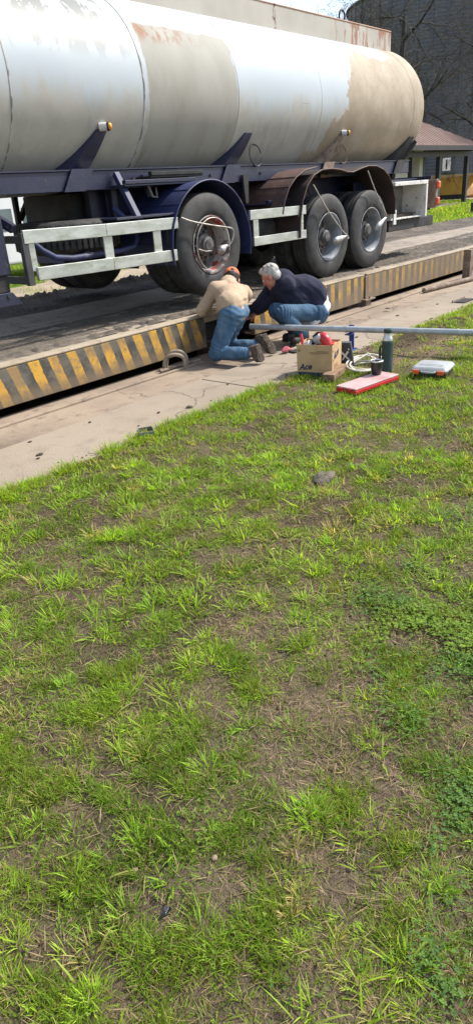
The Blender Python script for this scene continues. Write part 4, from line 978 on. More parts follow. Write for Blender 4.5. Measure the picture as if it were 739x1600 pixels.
# ------------------------------------------------------------------ people
def cap(p0, r0, p1, r1, n=5): return ('c', Vector(p0), r0, Vector(p1), r1)
def ell(c, r, rot=None): return ('e', Vector(c), r, rot)
def loft(secs): return ('l', secs)       # (centre, half width, half depth, width direction, depth direction)
def prim_mesh(prims):
    mb = MB()
    for p in prims:
        if p[0] == 'c':
            _, a, ra, b, rb = p; d = b - a; L = max(d.length, 1e-5); t = d / L
            pts = []; rs = []
            for k in range(7): an = -PI / 2 + PI / 2 * k / 6; pts.append(a + t * ra * math.sin(an)); rs.append(max(1e-4, ra * math.cos(an)))
            for k in range(7): an = PI / 2 * k / 6; pts.append(b + t * rb * math.sin(an)); rs.append(max(1e-4, rb * math.cos(an)))
            mb.tube(pts, rs, 16)
        elif p[0] == 'e':
            m2 = MB(); m2.sphere((0, 0, 0), p[2], 20, 14); q = p[3] if p[3] is not None else Matrix.Identity(3)
            mb.add([q @ Vector(v) + p[1] for v in m2.v], m2.f)
        else:
            S = p[1]; vs = []; fs = []; seg = 24; rows = []
            # rounded ends
            full = []
            for e in (0, -1):
                pass
            n = len(S)
            for i, (c, w, d, wd, dd) in enumerate(S):
                c = Vector(c); wd = Vector(wd).normalized(); dd = Vector(dd).normalized()
                for k in range(seg):
                    a = 2 * PI * k / seg; ca, sa = math.cos(a), math.sin(a)
                    e = 0.85
                    x = math.copysign(abs(ca) ** e, ca); y = math.copysign(abs(sa) ** e, sa)
                    vs.append(c + wd * w * x + dd * d * y)
            for i in range(n - 1):
                for k in range(seg): fs.append((i * seg + k, i * seg + (k + 1) % seg, (i + 1) * seg + (k + 1) % seg, (i + 1) * seg + k))
            fs += [tuple(range(seg))[::-1], tuple(range((n - 1) * seg, n * seg))]
            mb.add(vs, fs)
    return mb
def n3(P, s, seed):
    return (vn(P[:, 0] * s + P[:, 2] * s * 0.7, P[:, 1] * s - P[:, 2] * s * 0.6, seed) + vn(P[:, 2] * s * 1.1 + 5, P[:, 0] * s * 0.8 - P[:, 1] * s * 0.5, seed + 1)) / 2 - 0.5
def skin_obj(name, prims, mat, parent=None, voxel=0.008, smooth=5, wrinkle=0.0, wsc=14.0, folds=(), org=(0, 0, 0), cut=None):
    """union of rounded forms, voxel-remeshed into one continuous surface, relaxed and creased"""
    mb = prim_mesh(prims); me = raw(name + '_src', mb.v, mb.f); fixn(me)
    ob = bpy.data.objects.new(name, me); COL.objects.link(ob)
    r = ob.modifiers.new('r', 'REMESH'); r.mode = 'VOXEL'; r.voxel_size = voxel; r.use_smooth_shade = True
    s = ob.modifiers.new('s', 'SMOOTH'); s.factor = 0.5; s.iterations = smooth
    dg = bpy.context.evaluated_depsgraph_get(); dg.update()
    me2 = bpy.data.meshes.new_from_object(ob.evaluated_get(dg)); ob.modifiers.clear(); ob.data = me2; bpy.data.meshes.remove(me); me2.name = name
    n = len(me2.vertices); co = np.empty(n * 3, np.float32); me2.vertices.foreach_get('co', co); P = co.reshape(-1, 3).astype(float)
    no = np.empty(n * 3, np.float32); me2.vertex_normals.foreach_get('vector', no); Nn = no.reshape(-1, 3)
    if wrinkle:
        w = n3(P, wsc, 200) + 0.5 * n3(P, wsc * 2.3, 210)
        w = w + 0.9 * (0.5 - np.abs(n3(P, wsc * 0.9, 220)) * 3)          # ridged folds
        P = P + Nn * (w * wrinkle)[:, None]
    for c, ax, per, amp, rad in folds:          # rings of cloth bunched round a joint
        dlt = P - np.array(c); d = np.linalg.norm(dlt, axis=1); a = np.array(ax) / np.linalg.norm(ax)
        ph = dlt @ a + 0.02 * n3(P, 12, 230)
        P = P + Nn * (np.sin(ph * 2 * PI / per) * amp * np.exp(-(d / rad) ** 2))[:, None]
    P = P - np.array(org)
    me2.vertices.foreach_set('co', P.astype(np.float32).ravel()); me2.update()
    for pl in me2.polygons: pl.use_smooth = True
    me2.materials.clear(); me2.materials.append(mat)
    if parent is not None: ob.parent = parent
    else: ob.location = org
    ORG[ob.name] = tuple(org)
    return ob
def hand_prims(wr, d, up, side, s=1.0, curl=0.5):
    """palm, four unequal fingers and a thumb; d: pointing direction, up: back of the hand, side: thumb side"""
    wr = Vector(wr); d = Vector(d).normalized(); up = (Vector(up) - d * Vector(up).dot(d)).normalized(); sd_ = d.cross(up).normalized() * side
    P = []
    for k in range(4):
        o = (1.5 - k) * 0.021 * s
        P.append(cap(wr + sd_ * o * 0.6, 0.017 * s, wr + d * 0.085 * s + sd_ * o, 0.013 * s))
        L = (0.072, 0.080, 0.074, 0.058)[k] * s; b = wr + d * 0.088 * s + sd_ * o; ang = curl * (0.7 + 0.15 * k); dirv = d; r = 0.0095 * s
        for j, fr in enumerate((0.45, 0.32, 0.23)):
            q = Matrix.Rotation(-ang * (0.6 + 0.3 * j), 3, sd_ * side); dirv = (q @ dirv).normalized() if side > 0 else (Matrix.Rotation(ang * (0.6 + 0.3 * j), 3, sd_ * side) @ dirv).normalized()
            e = b + dirv * L * fr; P.append(cap(b, r, e, r * 0.93)); b = e; r *= 0.93
    b = wr + d * 0.03 * s + sd_ * 0.03 * s; e = b + (d * 0.6 + sd_ * 0.8).normalized() * 0.042 * s
    P.append(cap(b, 0.0135 * s, e, 0.011 * s)); P.append(cap(e, 0.011 * s, e + (d * 0.9 + sd_ * 0.2 - up * 0.4).normalized() * 0.032 * s, 0.0095 * s))
    return P
def head_prims(c, fwd, up, s=1.0):
    c = Vector(c); f = Vector(fwd).normalized(); u = (Vector(up) - f * Vector(up).dot(f)).normalized(); r = f.cross(u).normalized()
    q = Matrix((r, f, u)).transposed()
    L = lambda x, y, z: c + r * x * s + f * y * s + u * z * s
    P = [ell(L(0, -0.012, 0.03), (0.076 * s, 0.095 * s, 0.088 * s), q), ell(L(0, 0.026, -0.04), (0.060 * s, 0.062 * s, 0.075 * s), q),
         cap(L(0, 0.085, 0.0), 0.010 * s, L(0, 0.103, -0.032), 0.014 * s), cap(L(-0.012, 0.09, -0.036), 0.010 * s, L(0.012, 0.09, -0.036), 0.010 * s),
         cap(L(-0.035, 0.074, 0.018), 0.013 * s, L(0.035, 0.074, 0.018), 0.013 * s), cap(L(-0.018, 0.083, -0.066), 0.008 * s, L(0.018, 0.083, -0.066), 0.008 * s), cap(L(-0.015, 0.081, -0.078), 0.008 * s, L(0.015, 0.081, -0.078), 0.008 * s),
         ell(L(0, 0.068, -0.102), (0.024 * s, 0.022 * s, 0.018 * s), q)]
    for sd_ in (-1, 1): P.append(ell(L(sd_ * 0.078, -0.012, -0.012), (0.012 * s, 0.022 * s, 0.034 * s), q)); P.append(ell(L(sd_ * 0.040, 0.055, -0.030), (0.026 * s, 0.03 * s, 0.026 * s), q))
    return P, L, q
def shoe_prims(heel, toe, up, s=1.0):
    h = Vector(heel); t = Vector(toe); d = (t - h).normalized(); up = (Vector(up) - d * Vector(up).dot(d)).normalized()
    L = (t - h).length
    return [cap(h + d * 0.035, 0.036 * s, h + d * L * 0.45, 0.036 * s), cap(h + d * L * 0.4, 0.037 * s, h + d * (L - 0.055), 0.045 * s), cap(h + d * (L - 0.09) + up * 0.002, 0.042 * s, h + d * (L - 0.035), 0.032 * s), cap(h + d * 0.03, 0.035 * s, h + d * 0.045 + up * 0.07, 0.044 * s), cap(h + d * 0.05 + up * 0.05, 0.042 * s, h + d * L * 0.55 + up * 0.015, 0.034 * s)]
def sole_mesh(heel, toe, up, th=0.022, off=0.030):
    h = Vector(heel); t = Vector(toe); d = (t - h).normalized(); up = (Vector(up) - d * Vector(up).dot(d)).normalized(); sd_ = d.cross(up); L = (t - h).length
    out = [(0.0, 0.0), (0.012, 0.024), (0.05, 0.036), (0.30, 0.034), (0.48, 0.033), (0.70, 0.047), (0.88, 0.042), (0.97, 0.024), (1.0, 0.0)]
    ring = [(a, b) for a, b in out] + [(a, -b) for a, b in out[-2:0:-1]]
    m = MB(); base = h - up * off - up * th
    m.prism([base + d * (a * L) + sd_ * b for a, b in ring], up * th)
    for k in range(9):       # cleats
        a = 0.06 + 0.105 * k; w = 0.026 if 3 <= k <= 4 else 0.032
        q = Matrix((sd_, d, up)).transposed()
        m.box(base + d * (a * L) - up * 0.003, (2 * w, 0.012, 0.008), q)
    return m

# --- man kneeling with his back to us
o1 = (5.02, 4.40, 0.0)
hipL, hipR = Vector((5.03, 4.33, 0.43)), Vector((5.22, 4.40, 0.43)); knL, knR = Vector((4.90, 4.44, 0.075)), Vector((5.22, 4.60, 0.075))
anL, anR = Vector((4.965, 4.07, 0.10)), Vector((5.25, 4.20, 0.10))
shL, shR = Vector((5.20, 4.66, 0.625)), Vector((5.53, 4.56, 0.545)); nk = Vector((5.42, 4.68, 0.645)); hd = Vector((5.545, 4.735, 0.675))
elL, waL = Vector((5.10, 4.765, 0.435)), Vector((5.33, 4.86, 0.405)); elR, waR = Vector((5.66, 4.72, 0.40)), Vector((5.60, 4.93, 0.30))
pel = (hipL + hipR) / 2; chest = (shL + shR) / 2
sp_ = (chest - pel).normalized(); sw = (shR - shL).normalized(); hw = (hipR - hipL).normalized()
def dep(a, w): return a.cross(w).normalized()
def tsec(t, w, d):
    c = pel.lerp(chest, t); wd = hw.lerp(sw, t).normalized(); bulge = dep(sp_, wd); 
    if bulge.z < 0: bulge = -bulge
    return (c + bulge * 0.035 * math.sin(PI * min(1, t)), w, d, wd, bulge)
hp, HL, HQ = head_prims(hd, (0.60, 0.62, -0.50), (0.45, 0.2, 0.87))
body = [cap(pel, 0.12, chest, 0.12), cap(nk, 0.055, hd - Vector((0.02, 0.01, 0.0)), 0.052), cap(chest, 0.10, nk, 0.06)] + hp
body += [cap(shL, 0.05, elL, 0.042), cap(elL, 0.04, waL, 0.03), cap(shR, 0.05, elR, 0.042), cap(elR, 0.04, waR, 0.03), cap(chest, 0.08, shL, 0.05), cap(chest, 0.08, shR, 0.05)]
body += hand_prims(waL, (0.8, 0.55, -0.25), (0.1, -0.1, 1), 1) + hand_prims(waR, (-0.2, 0.9, -0.35), (0.1, 0.2, 1), -1)
for h_, k_, a_ in ((hipL, knL, anL), (hipR, knR, anR)): body += [cap(h_, 0.075, k_, 0.05), cap(k_, 0.05, a_, 0.035), cap(pel, 0.08, h_, 0.075)]
man1 = skin_obj('person', body, SKIN, None, 0.0075, 4, org=o1)
tag(man1, 'man in khaki jacket, jeans and orange cap kneeling with his back turned', 'person')
jk = [cap(hipL + Vector((0.05, 0.05, 0.085)), 0.128, hipR + Vector((0.02, 0.04, 0.085)), 0.128), loft([tsec(0.03, 0.190, 0.135), tsec(0.1, 0.205, 0.155), tsec(0.3, 0.195, 0.145), tsec(0.6, 0.195, 0.13), tsec(0.85, 0.195, 0.115), tsec(1.0, 0.175, 0.09), tsec(1.09, 0.12, 0.06)]),
      cap(shL, 0.078, shL.lerp(elL, 0.5), 0.068), cap(shL.lerp(elL, 0.5), 0.067, elL, 0.058), cap(elL, 0.058, elL.lerp(waL, 0.85), 0.043), cap(shR, 0.078, elR, 0.06), cap(elR, 0.058, elR.lerp(waR, 0.85), 0.043),
      cap(chest + Vector((0.01, 0.01, 0.02)), 0.11, nk, 0.082), cap(nk, 0.085, nk + (hd - nk) * 0.45, 0.078), cap(shL, 0.085, chest, 0.11), cap(shR, 0.085, chest, 0.11)]
jacket = skin_obj('jacket', jk, JACKET, man1, 0.008, 4, 0.010, 11.0, [(elL, elL - shL, 0.035, 0.004, 0.09), (pel.lerp(chest, 0.25), (0.3, 0.2, 0.9), 0.06, 0.004, 0.14), (shR, sw, 0.05, 0.005, 0.10)], o1)
def trousers(hL, hR, kL, kR, aL, aR, p, top, mat, par, org, fold=0.007, rk=0.072, buttw=0.115, rt=0.108):
    back = Vector((p - (kL + kR) / 2)); back.z = 0
    pr_ = [cap(hL, rt, kL, rk), cap(hR, rt, kR, rk), cap(kL, rk, aL, 0.056), cap(kR, rk, aR, 0.056), cap(hL, buttw, hR, buttw), cap(p, 0.12, top, 0.125), cap(hL, 0.10, top, 0.11), cap(hR, 0.10, top, 0.11)]
    return skin_obj('jeans', pr_, mat, par, 0.008, 4, 0.009, 13.0,
                    [(kL, kL - hL, 0.032, fold, 0.10), (kR, kR - hR, 0.032, fold, 0.10), (aL, aL - kL, 0.028, fold, 0.09), (aR, aR - kR, 0.028, fold, 0.09), (hL, kL - hL, 0.05, fold * 0.7, 0.13)], org)
trousers(hipL, hipR, knL, knR, anL.lerp(knL, 0.08), anR.lerp(knR, 0.08), pel, pel.lerp(chest, 0.12), DENIM1, man1, o1)
for k, (c, w) in enumerate(((pel + Vector((-0.055, -0.115, 0.015)), 1), (pel + Vector((0.075, -0.085, 0.015)), 1))):
    pass
for nm, (he, to, up) in enumerate((((4.985, 4.035, 0.175), (4.99, 4.00, 0.000), (0.02, 1, -0.15)), ((5.265, 4.165, 0.21), (5.33, 4.12, 0.035), (0.10, 1, 0.0)))):
    he = Vector(he); to = Vector(to); d = (to - he).normalized(); to = he + d * 0.275 if False else he + d * 0.26
    to.z = max(to.z, 0.012)
    sh = skin_obj('shoe', shoe_prims(he, to, up, 0.95), SHOEM, man1, 0.006, 4, 0.003, 18.0, (), o1)
    obj('sole', sole_mesh(he, to, up), SOLEM, sh, bevel=0.004)
# cap worn on the head, with the strap opening at the back
def capmesh():
    m = MB(); vs = []; fs = []; nu, nv = 28, 9
    for j in range(nv + 1):
        th = PI / 2 * j / nv
        for k in range(nu):
            a = 2 * PI * k / nu
            x = 0.084 * math.cos(a) * math.cos(th * 0.98); y = 0.102 * math.sin(a) * math.cos(th * 0.98) - 0.012; z = 0.035 + 0.089 * math.sin(th)
            vs.append(HL(x, y, z))
    for j in range(nv):
        for k in range(nu):
            # opening over the strap at the back of the head
            if 1 <= j < 3 and 20 <= k <= 21: continue
            fs.append((j * nu + k, j * nu + (k + 1) % nu, (j + 1) * nu + (k + 1) % nu, (j + 1) * nu + k))
    fs.append(tuple(range(nv * nu, (nv + 1) * nu)))
    m.add(vs, fs); return m
c1 = obj('cap', capmesh(), CAPO, man1, smooth=60)
sdm = c1.modifiers.new('thick', 'SOLIDIFY'); sdm.thickness = 0.004
m = MB(); vs = []; fs = []
for j in range(5):
    for k in range(11):
        a = R_(20 + 14 * k); rr = 1.0 + 0.62 * j / 4
        vs.append(HL(0.084 * math.cos(a) * (1 + 0.10 * j / 4), 0.104 * math.sin(a) * rr - 0.012, 0.036 - 0.016 * j / 4 * math.sin(a) - 0.10 * (0.084 * math.cos(a)) ** 2 * 10 * j / 4))
for j in range(4):
    for k in range(10): fs.append((j * 11 + k, j * 11 + k + 1, (j + 1) * 11 + k + 1, (j + 1) * 11 + k))
m.add(vs, fs); v1 = obj('cap_visor', m, CAPO, c1, smooth=60); s_ = v1.modifiers.new('thick', 'SOLIDIFY'); s_.thickness = 0.004
obj('cap_button', MB().sphere(HL(0, -0.012, 0.126), 0.006, 8, 6), CAPO, c1, smooth=180)
skin_obj('hair', [ell(HL(0, -0.022, 0.022), (0.080, 0.096, 0.086), HQ), ell(HL(0, -0.06, -0.02), (0.066, 0.045, 0.05), HQ)], HAIRD, man1, 0.006, 3, 0.003, 40.0, (), o1)
def eyes(L, par):
    for sd_ in (-1, 1): obj('eye', MB().sphere(L(sd_ * 0.031, 0.080, 0.0), 0.0115, 10, 8), pm('eye_white', (0.6, 0.57, 0.54), rough=0.3) if 'eye_white' not in MATS else MATS['eye_white'], par, smooth=180)
eyes(HL, man1)

# --- man squatting side-on
o2 = (5.965, 4.22, 0.0)
hipL, hipR = Vector((6.175, 4.10, 0.275)), Vector((6.275, 4.27, 0.275)); knL, knR = Vector((5.715, 4.22, 0.350)), Vector((5.855, 4.42, 0.335))
anL, anR = Vector((5.945, 4.13, 0.09)), Vector((6.075, 4.33, 0.09))
pel = (hipL + hipR) / 2; shL, shR = Vector((5.970, 4.33, 0.575)), Vector((6.135, 4.60, 0.575)); chest = (shL + shR) / 2
nk = Vector((6.000, 4.485, 0.625)); hd = Vector((5.910, 4.505, 0.672))
elL, waL = Vector((6.02, 4.56, 0.41)), Vector((5.99, 4.78, 0.27)); elR, waR = Vector((6.02, 4.70, 0.42)), Vector((5.95, 4.84, 0.30))
sp_ = (chest - pel).normalized(); sw = (shR - shL).normalized(); hw = (hipR - hipL).normalized()
def tsec2(t, w, d):
    c = pel.lerp(chest, t); wd = hw.lerp(sw, t).normalized(); b = dep(sp_, wd)
    if b.x < 0: b = -b
    return (c + b * 0.125 * math.sin(PI * min(1, max(0, t)) ** 0.9), w, d, wd, b)
hp, HL, HQ = head_prims(hd, (-0.30, 0.80, -0.52), (-0.25, 0.45, 0.85))
body = [cap(pel, 0.12, chest, 0.12), cap(nk, 0.058, hd, 0.055), cap(chest, 0.10, nk, 0.06)] + hp
body += [cap(shL, 0.05, elL, 0.042), cap(elL, 0.04, waL, 0.03), cap(shR, 0.05, elR, 0.042), cap(elR, 0.04, waR, 0.03), cap(chest, 0.08, shL, 0.05), cap(chest, 0.08, shR, 0.05)]
body += hand_prims(waL, (-0.35, 0.8, -0.5), (-0.5, 0.1, 0.8), -1) + hand_prims(waR, (-0.4, 0.8, -0.4), (-0.2, 0.2, 1), 1)
for h_, k_, a_ in ((hipL, knL, anL), (hipR, knR, anR)): body += [cap(h_, 0.075, k_, 0.05), cap(k_, 0.05, a_, 0.035), cap(pel, 0.08, h_, 0.075)]
man2 = skin_obj('person', body, SKINR, None, 0.0075, 4, org=o2)
tag(man2, 'grey-haired man in navy sweater and jeans squatting behind the galvanised pipe', 'person')
sh_ = [loft([tsec2(-0.10, 0.195, 0.180), tsec2(-0.02, 0.203, 0.186), tsec2(0.12, 0.20, 0.175), tsec2(0.25, 0.17, 0.13)])]
skin_obj('shirt', sh_, SHIRTW, man2, 0.008, 4, 0.006, 16.0, (), o2)
jk = [loft([tsec2(0.11, 0.208, 0.190), tsec2(0.2, 0.210, 0.182), tsec2(0.4, 0.21, 0.165), tsec2(0.7, 0.21, 0.15), tsec2(0.9, 0.20, 0.125), tsec2(1.02, 0.175, 0.095), tsec2(1.12, 0.11, 0.06)]),
      cap(shL, 0.080, elL, 0.060), cap(elL, 0.060, elL.lerp(waL, 0.9), 0.043), cap(shR, 0.080, elR, 0.060), cap(elR, 0.060, elR.lerp(waR, 0.9), 0.043), cap(pel.lerp(chest, 0.35) + Vector((-0.06, 0.0, 0.02)), 0.165, chest, 0.155), cap(chest + Vector((0, 0, 0.01)), 0.12, nk, 0.08), cap(shL, 0.09, chest, 0.12), cap(shR, 0.09, chest, 0.12)]
skin_obj('sweater', jk, NAVYK, man2, 0.008, 4, 0.008, 10.0, [(elL, elL - shL, 0.035, 0.004, 0.09), (pel.lerp(chest, 0.3), (0.1, 0.0, 0.9), 0.06, 0.004, 0.16)], o2)
ring = [nk.lerp(hd, 0.22) + (Vector((0, 1, 0)) * math.cos(a) + Vector((0.45, 0, 0.89)) * math.sin(a)) * 0.066 for a in np.linspace(0, 2 * PI, 25)]
obj('sweater_collar', MB().tube(ring, 0.014, 8), NAVYK, man2, smooth=60)
trousers(hipL, hipR, knL, knR, anL, anR, pel, pel.lerp(chest, 0.10), DENIM2, man2, o2, 0.007, 0.074, 0.125, 0.096)
for he, to in (((6.015, 4.115, 0.05), (5.755, 4.155, 0.045)), ((6.145, 4.315, 0.05), (5.885, 4.355, 0.045))):
    s_ = skin_obj('shoe', shoe_prims(he, to, (0, 0, 1), 0.95), SHOEB, man2, 0.006, 4, 0.002, 18.0, (), o2)
    obj('sole', sole_mesh(he, to, (0, 0, 1), 0.016, 0.024), BLACKPL, s_, bevel=0.003)
hair = [ell(HL(0, -0.022, 0.040), (0.080, 0.097, 0.084), HQ), ell(HL(0, -0.060, -0.015), (0.070, 0.050, 0.062), HQ), ell(HL(0, 0.045, 0.088), (0.055, 0.042, 0.03), HQ)]
for k in range(14):
    a = random.uniform(0, 2 * PI); t = random.uniform(0.1, 1.2)
    b = HL(0.078 * math.cos(a) * math.cos(t), -0.02 + 0.095 * math.sin(a) * math.cos(t), 0.04 + 0.088 * math.sin(t))
    hair.append(cap(b, 0.013, b + Vector((random.uniform(-0.016, 0.016), random.uniform(-0.012, 0.012), random.uniform(0, 0.012))), 0.006))
skin_obj('hair', hair, HAIRG, man2, 0.005, 3, 0.0018, 45.0, (), o2)
eyes(HL, man2)
# ------------------------------------------------------------------ things on the ground
def frame2(a, b):
    """2-D frame: origin a, x axis towards b"""
    a = Vector(a); b = Vector(b); x = (b - a).normalized(); y = Vector((-x.y, x.x, 0)); return a, x, y
# galvanised pipe on blue posts
pa, pb = Vector((5.60, 4.56, 0.205)), Vector((6.55, 0.38, 0.205))
pipe = obj('galvanised_pipe', MB().tube([pa.lerp(pb, k / 12) for k in range(13)], 0.0295, 20), GALV, None, smooth=60, org=(5.83, 3.53, 0.205))
tag(pipe, 'long galvanised steel pipe held just above the ground across the slab', 'pipe')
obj('pipe_coupler', MB().tube([pa.lerp(pb, 0.2415), pa.lerp(pb, 0.2475)], 0.034, 20), GALV, pipe, smooth=40)
dpipe = (pb - pa).normalized()
for i, t in enumerate((0.252, 0.80)):
    p = pa.lerp(pb, t)
    po = thing('pipe_post', (p.x, p.y, 0), 'short blue post holding up the galvanised pipe' if i == 0 else 'far blue post under the free end of the galvanised pipe', 'post')
    obj('upright', MB().box((p.x + 0.045, p.y, 0.11), (0.012, 0.055, 0.26)), BLUEP, po, bevel=0.003)
    obj('saddle_plate', MB().box((p.x, p.y, 0.158), (0.09, 0.055, 0.012)), BLUEP, po, bevel=0.003)
    obj('foot_plate', MB().box((p.x + 0.02, p.y, 0.004), (0.12, 0.10, 0.012)), BLUEP, po, bevel=0.003)
# cardboard box with tools
a, ux, uy = frame2((4.775, 3.385, 0.012), (4.835, 3.145, 0.012)); bw, bd, bh = 0.315, 0.25, 0.265
def B(x, y, z, fl=0.02): k = 1 + fl * z / bh; return a + ux * (bw / 2 + (x - bw / 2) * k) + uy * (bd / 2 + (y - bd / 2) * k) + Vector((0, 0, z))
cbx = thing('cardboard_box', tuple(a), 'open cardboard box with printed lettering full of tools beside the pipe', 'box')
def quadplate(name, P, nrm, th, mat, par):
    m = MB(); m.prism(P, Vector(nrm) * th); return obj(name, m, mat, par)
c4 = [(0, 0), (bw, 0), (bw, bd), (0, bd)]
walls = []
for i in range(4):
    (x0, y0), (x1, y1) = c4[i], c4[(i + 1) % 4]
    nrm = (-uy, ux, uy, -ux)[i]
    ex = 0.0 if i % 2 == 0 else 0.0035
    d2 = Vector((x1 - x0, y1 - y0)).normalized()
    xa, ya, xb, yb = x0 + d2.x * ex, y0 + d2.y * ex, x1 - d2.x * ex, y1 - d2.y * ex
    walls.append(quadplate('box_wall', [B(xa, ya, 0), B(xb, yb, 0), B(xb, yb, bh * (1 if i != 1 else 1.0)), B(xa, ya, bh)], -nrm, 0.003, CARD, cbx))
quadplate('box_bottom', [B(0.004, 0.004, 0.002), B(bw - 0.004, 0.004, 0.002), B(bw - 0.004, bd - 0.004, 0.002), B(0.004, bd - 0.004, 0.002)], (0, 0, 1), 0.003, CARD, cbx)
def face_pt(i, u, v, off=0.0012):
    if i == 0: return B(u, 0, v) - uy * off
    return B(bw, u, v) + ux * off
def sticker(i, u0, u1, v0, v1, mat, name='printed_band'):
    m = MB(); P = [face_pt(i, u0, v0), face_pt(i, u1, v0), face_pt(i, u1, v1), face_pt(i, u0, v1)]; m.prism(P, (-uy if i == 0 else ux) * 0.0006); return obj(name, m, mat, cbx)
sticker(0, 0.006, bw - 0.004, 0.0, 0.030, INK); sticker(1, 0.004, bd - 0.004, 0.0, 0.042, INK)
sticker(0, 0.115, 0.285, 0.196, 0.202, INKB, 'printed_line'); sticker(0, 0.18, 0.285, 0.208, 0.213, INKB, 'printed_line'); sticker(0, 0.115, 0.20, 0.187, 0.190, INKB, 'printed_line')
sticker(0, 0.010, 0.032, 0.205, 0.222, INKB, 'printed_mark')
for k in range(3): sticker(1, 0.05, 0.17 - 0.015 * k, 0.060 + 0.014 * k, 0.066 + 0.014 * k, INKB, 'printed_line')
sticker(1, 0.012, 0.030, 0.205, 0.222, INKB, 'printed_mark')
def text(name, s, size, origin, xdir, ydir, mat, par, shear=0.35, bold=0.0, ext=0.0006):
    cu = bpy.data.curves.new(name, 'FONT'); cu.body = s; cu.size = size; cu.shear = shear; cu.offset = bold; cu.extrude = ext; cu.resolution_u = 3
    t = bpy.data.objects.new(name, cu); COL.objects.link(t)
    dg = bpy.context.evaluated_depsgraph_get(); me = bpy.data.meshes.new_from_object(t.evaluated_get(dg)); bpy.data.objects.remove(t); bpy.data.curves.remove(cu)
    X = Vector(xdir).normalized(); Y = Vector(ydir).normalized(); Z = X.cross(Y); M = Matrix((X, Y, Z)).transposed(); o0 = Vector(ORG[par.name])
    for v in me.vertices: v.co = Vector(origin) + M @ v.co - o0
    me.materials.clear(); me.materials.append(mat); me.name = name
    o = bpy.data.objects.new(name, me); COL.objects.link(o); o.parent = par; ORG[o.name] = tuple(o0); return o
zv = Vector((0, 0, 1))
text('lettering', 'Ace', 0.072, face_pt(0, 0.018, 0.045, 0.0014), ux + zv * 0.12, zv, INK, cbx, 0.3, 0.0022)
text('lettering', 'Ace', 0.088, face_pt(1, 0.030, 0.125, 0.0014), uy + zv * 0.30, zv, INK, cbx, 0.3, 0.0028)
# contents of the box
def T(x, y, z): return a + ux * x + uy * y + Vector((0, 0, z))
dr = thing('power_drill', tuple(T(0.20, 0.10, 0.12)), 'red and grey cordless drill lying on top inside the cardboard box', 'drill')
obj('motor_housing', MB().tube([T(0.12, 0.13, 0.27), T(0.14, 0.125, 0.285), T(0.18, 0.115, 0.295), T(0.215, 0.105, 0.285)], [0.03, 0.046, 0.048, 0.040], 16), GREYPL, dr, smooth=50)
obj('red_shell', MB().tube([T(0.175, 0.085, 0.33), T(0.205, 0.08, 0.325), T(0.24, 0.075, 0.29), T(0.262, 0.07, 0.245)], [0.022, 0.040, 0.046, 0.036], 14), REDPL, dr, smooth=50)
obj('top_strap', MB().tube([T(0.11, 0.11, 0.31), T(0.15, 0.10, 0.345), T(0.20, 0.09, 0.35), T(0.235, 0.085, 0.325)], 0.012, 8), BLACKPL, dr, smooth=60)
obj('battery', MB().box(T(0.25, 0.075, 0.225), (0.075, 0.06, 0.035)), BLACKPL, dr, bevel=0.006)
obj('white_band', MB().tube([T(0.168, 0.07, 0.325), T(0.20, 0.062, 0.31)], 0.026, 12), WHITEPL, dr, smooth=50)
gr_ = thing('angle_grinder', tuple(T(0.08, 0.12, 0.15)), 'black and white angle grinder poking out of the cardboard box', 'grinder')
obj('grinder_body', MB().tube([T(0.06, 0.15, 0.235), T(0.085, 0.13, 0.25), T(0.125, 0.10, 0.245)], [0.028, 0.034, 0.03], 12), BLACKPL, gr_, smooth=50)
obj('grinder_guard', MB().tube([T(0.045, 0.075, 0.235), T(0.10, 0.065, 0.262)], 0.034, 14), WHITEPL, gr_, smooth=40)
obj('grinder_neck', MB().tube([T(0.125, 0.10, 0.24), T(0.15, 0.09, 0.225)], 0.022, 10), RIMG, gr_, smooth=50)
pw = obj('pipe_wrench', MB().tube([T(0.045, 0.05, 0.16), T(0.032, 0.06, 0.25), T(0.018, 0.07, 0.315), T(0.012, 0.072, 0.34)], [0.012, 0.013, 0.014, 0.010], 8), REDPL, None, smooth=60, org=tuple(T(0.045, 0.05, 0.16)))
tag(pw, 'red handled tool standing up at the left corner of the cardboard box', 'tool')
P = []
for k in range(90):
    t = k / 89; an = t * 4 * PI
    P.append(T(0.225 + 0.07 * math.cos(an) + 0.015 * t, 0.135 + 0.055 * math.sin(an), 0.246 + 0.012 * t))
oc = obj('orange_hose', MB().tube(P, 0.0105, 8), ORANGEPL, None, smooth=60, org=tuple(T(0.24, 0.13, 0.24)))
tag(oc, 'coiled orange hose on top of the cardboard box', 'hose')
# dark carton leaning behind the cardboard box
a2, vx, vy = frame2((5.17, 3.20, 0.012), (5.235, 3.06, 0.012))
ck = thing('dark_carton', tuple(a2), 'slim charcoal carton with a pale cross mark behind the cardboard box', 'carton')
lean = Vector((-0.16, 0.10, 1)).normalized()
obj('carton_body', MB().prism([a2, a2 + vx * 0.13, a2 + vx * 0.13 + vy * 0.07, a2 + vy * 0.07], lean * 0.225), CHARC, ck, bevel=0.004)
nrm = vx.cross(lean).normalized()
if nrm.x > 0: nrm = -nrm
fo = a2 - vy * 0.0015
nz = (vx.cross(lean)).normalized(); nz = nz if nz.dot(-vy) > 0 else -nz
cm = []
for s in (0.9, 2.25):
    d = vx * math.cos(s) + lean * math.sin(s); e = nz.cross(d).normalized()
    c = fo + vx * 0.065 + lean * 0.105
    obj('cross_stroke', MB().prism([c - d * 0.052 - e * 0.006 + nz * (0.0007 if s > 1 else 0), c + d * 0.052 - e * 0.009 + nz * (0.0007 if s > 1 else 0), c + d * 0.052 + e * 0.009 + nz * (0.0007 if s > 1 else 0), c - d * 0.052 + e * 0.006 + nz * (0.0007 if s > 1 else 0)], nz * 0.0008), WHITEPL, ck)
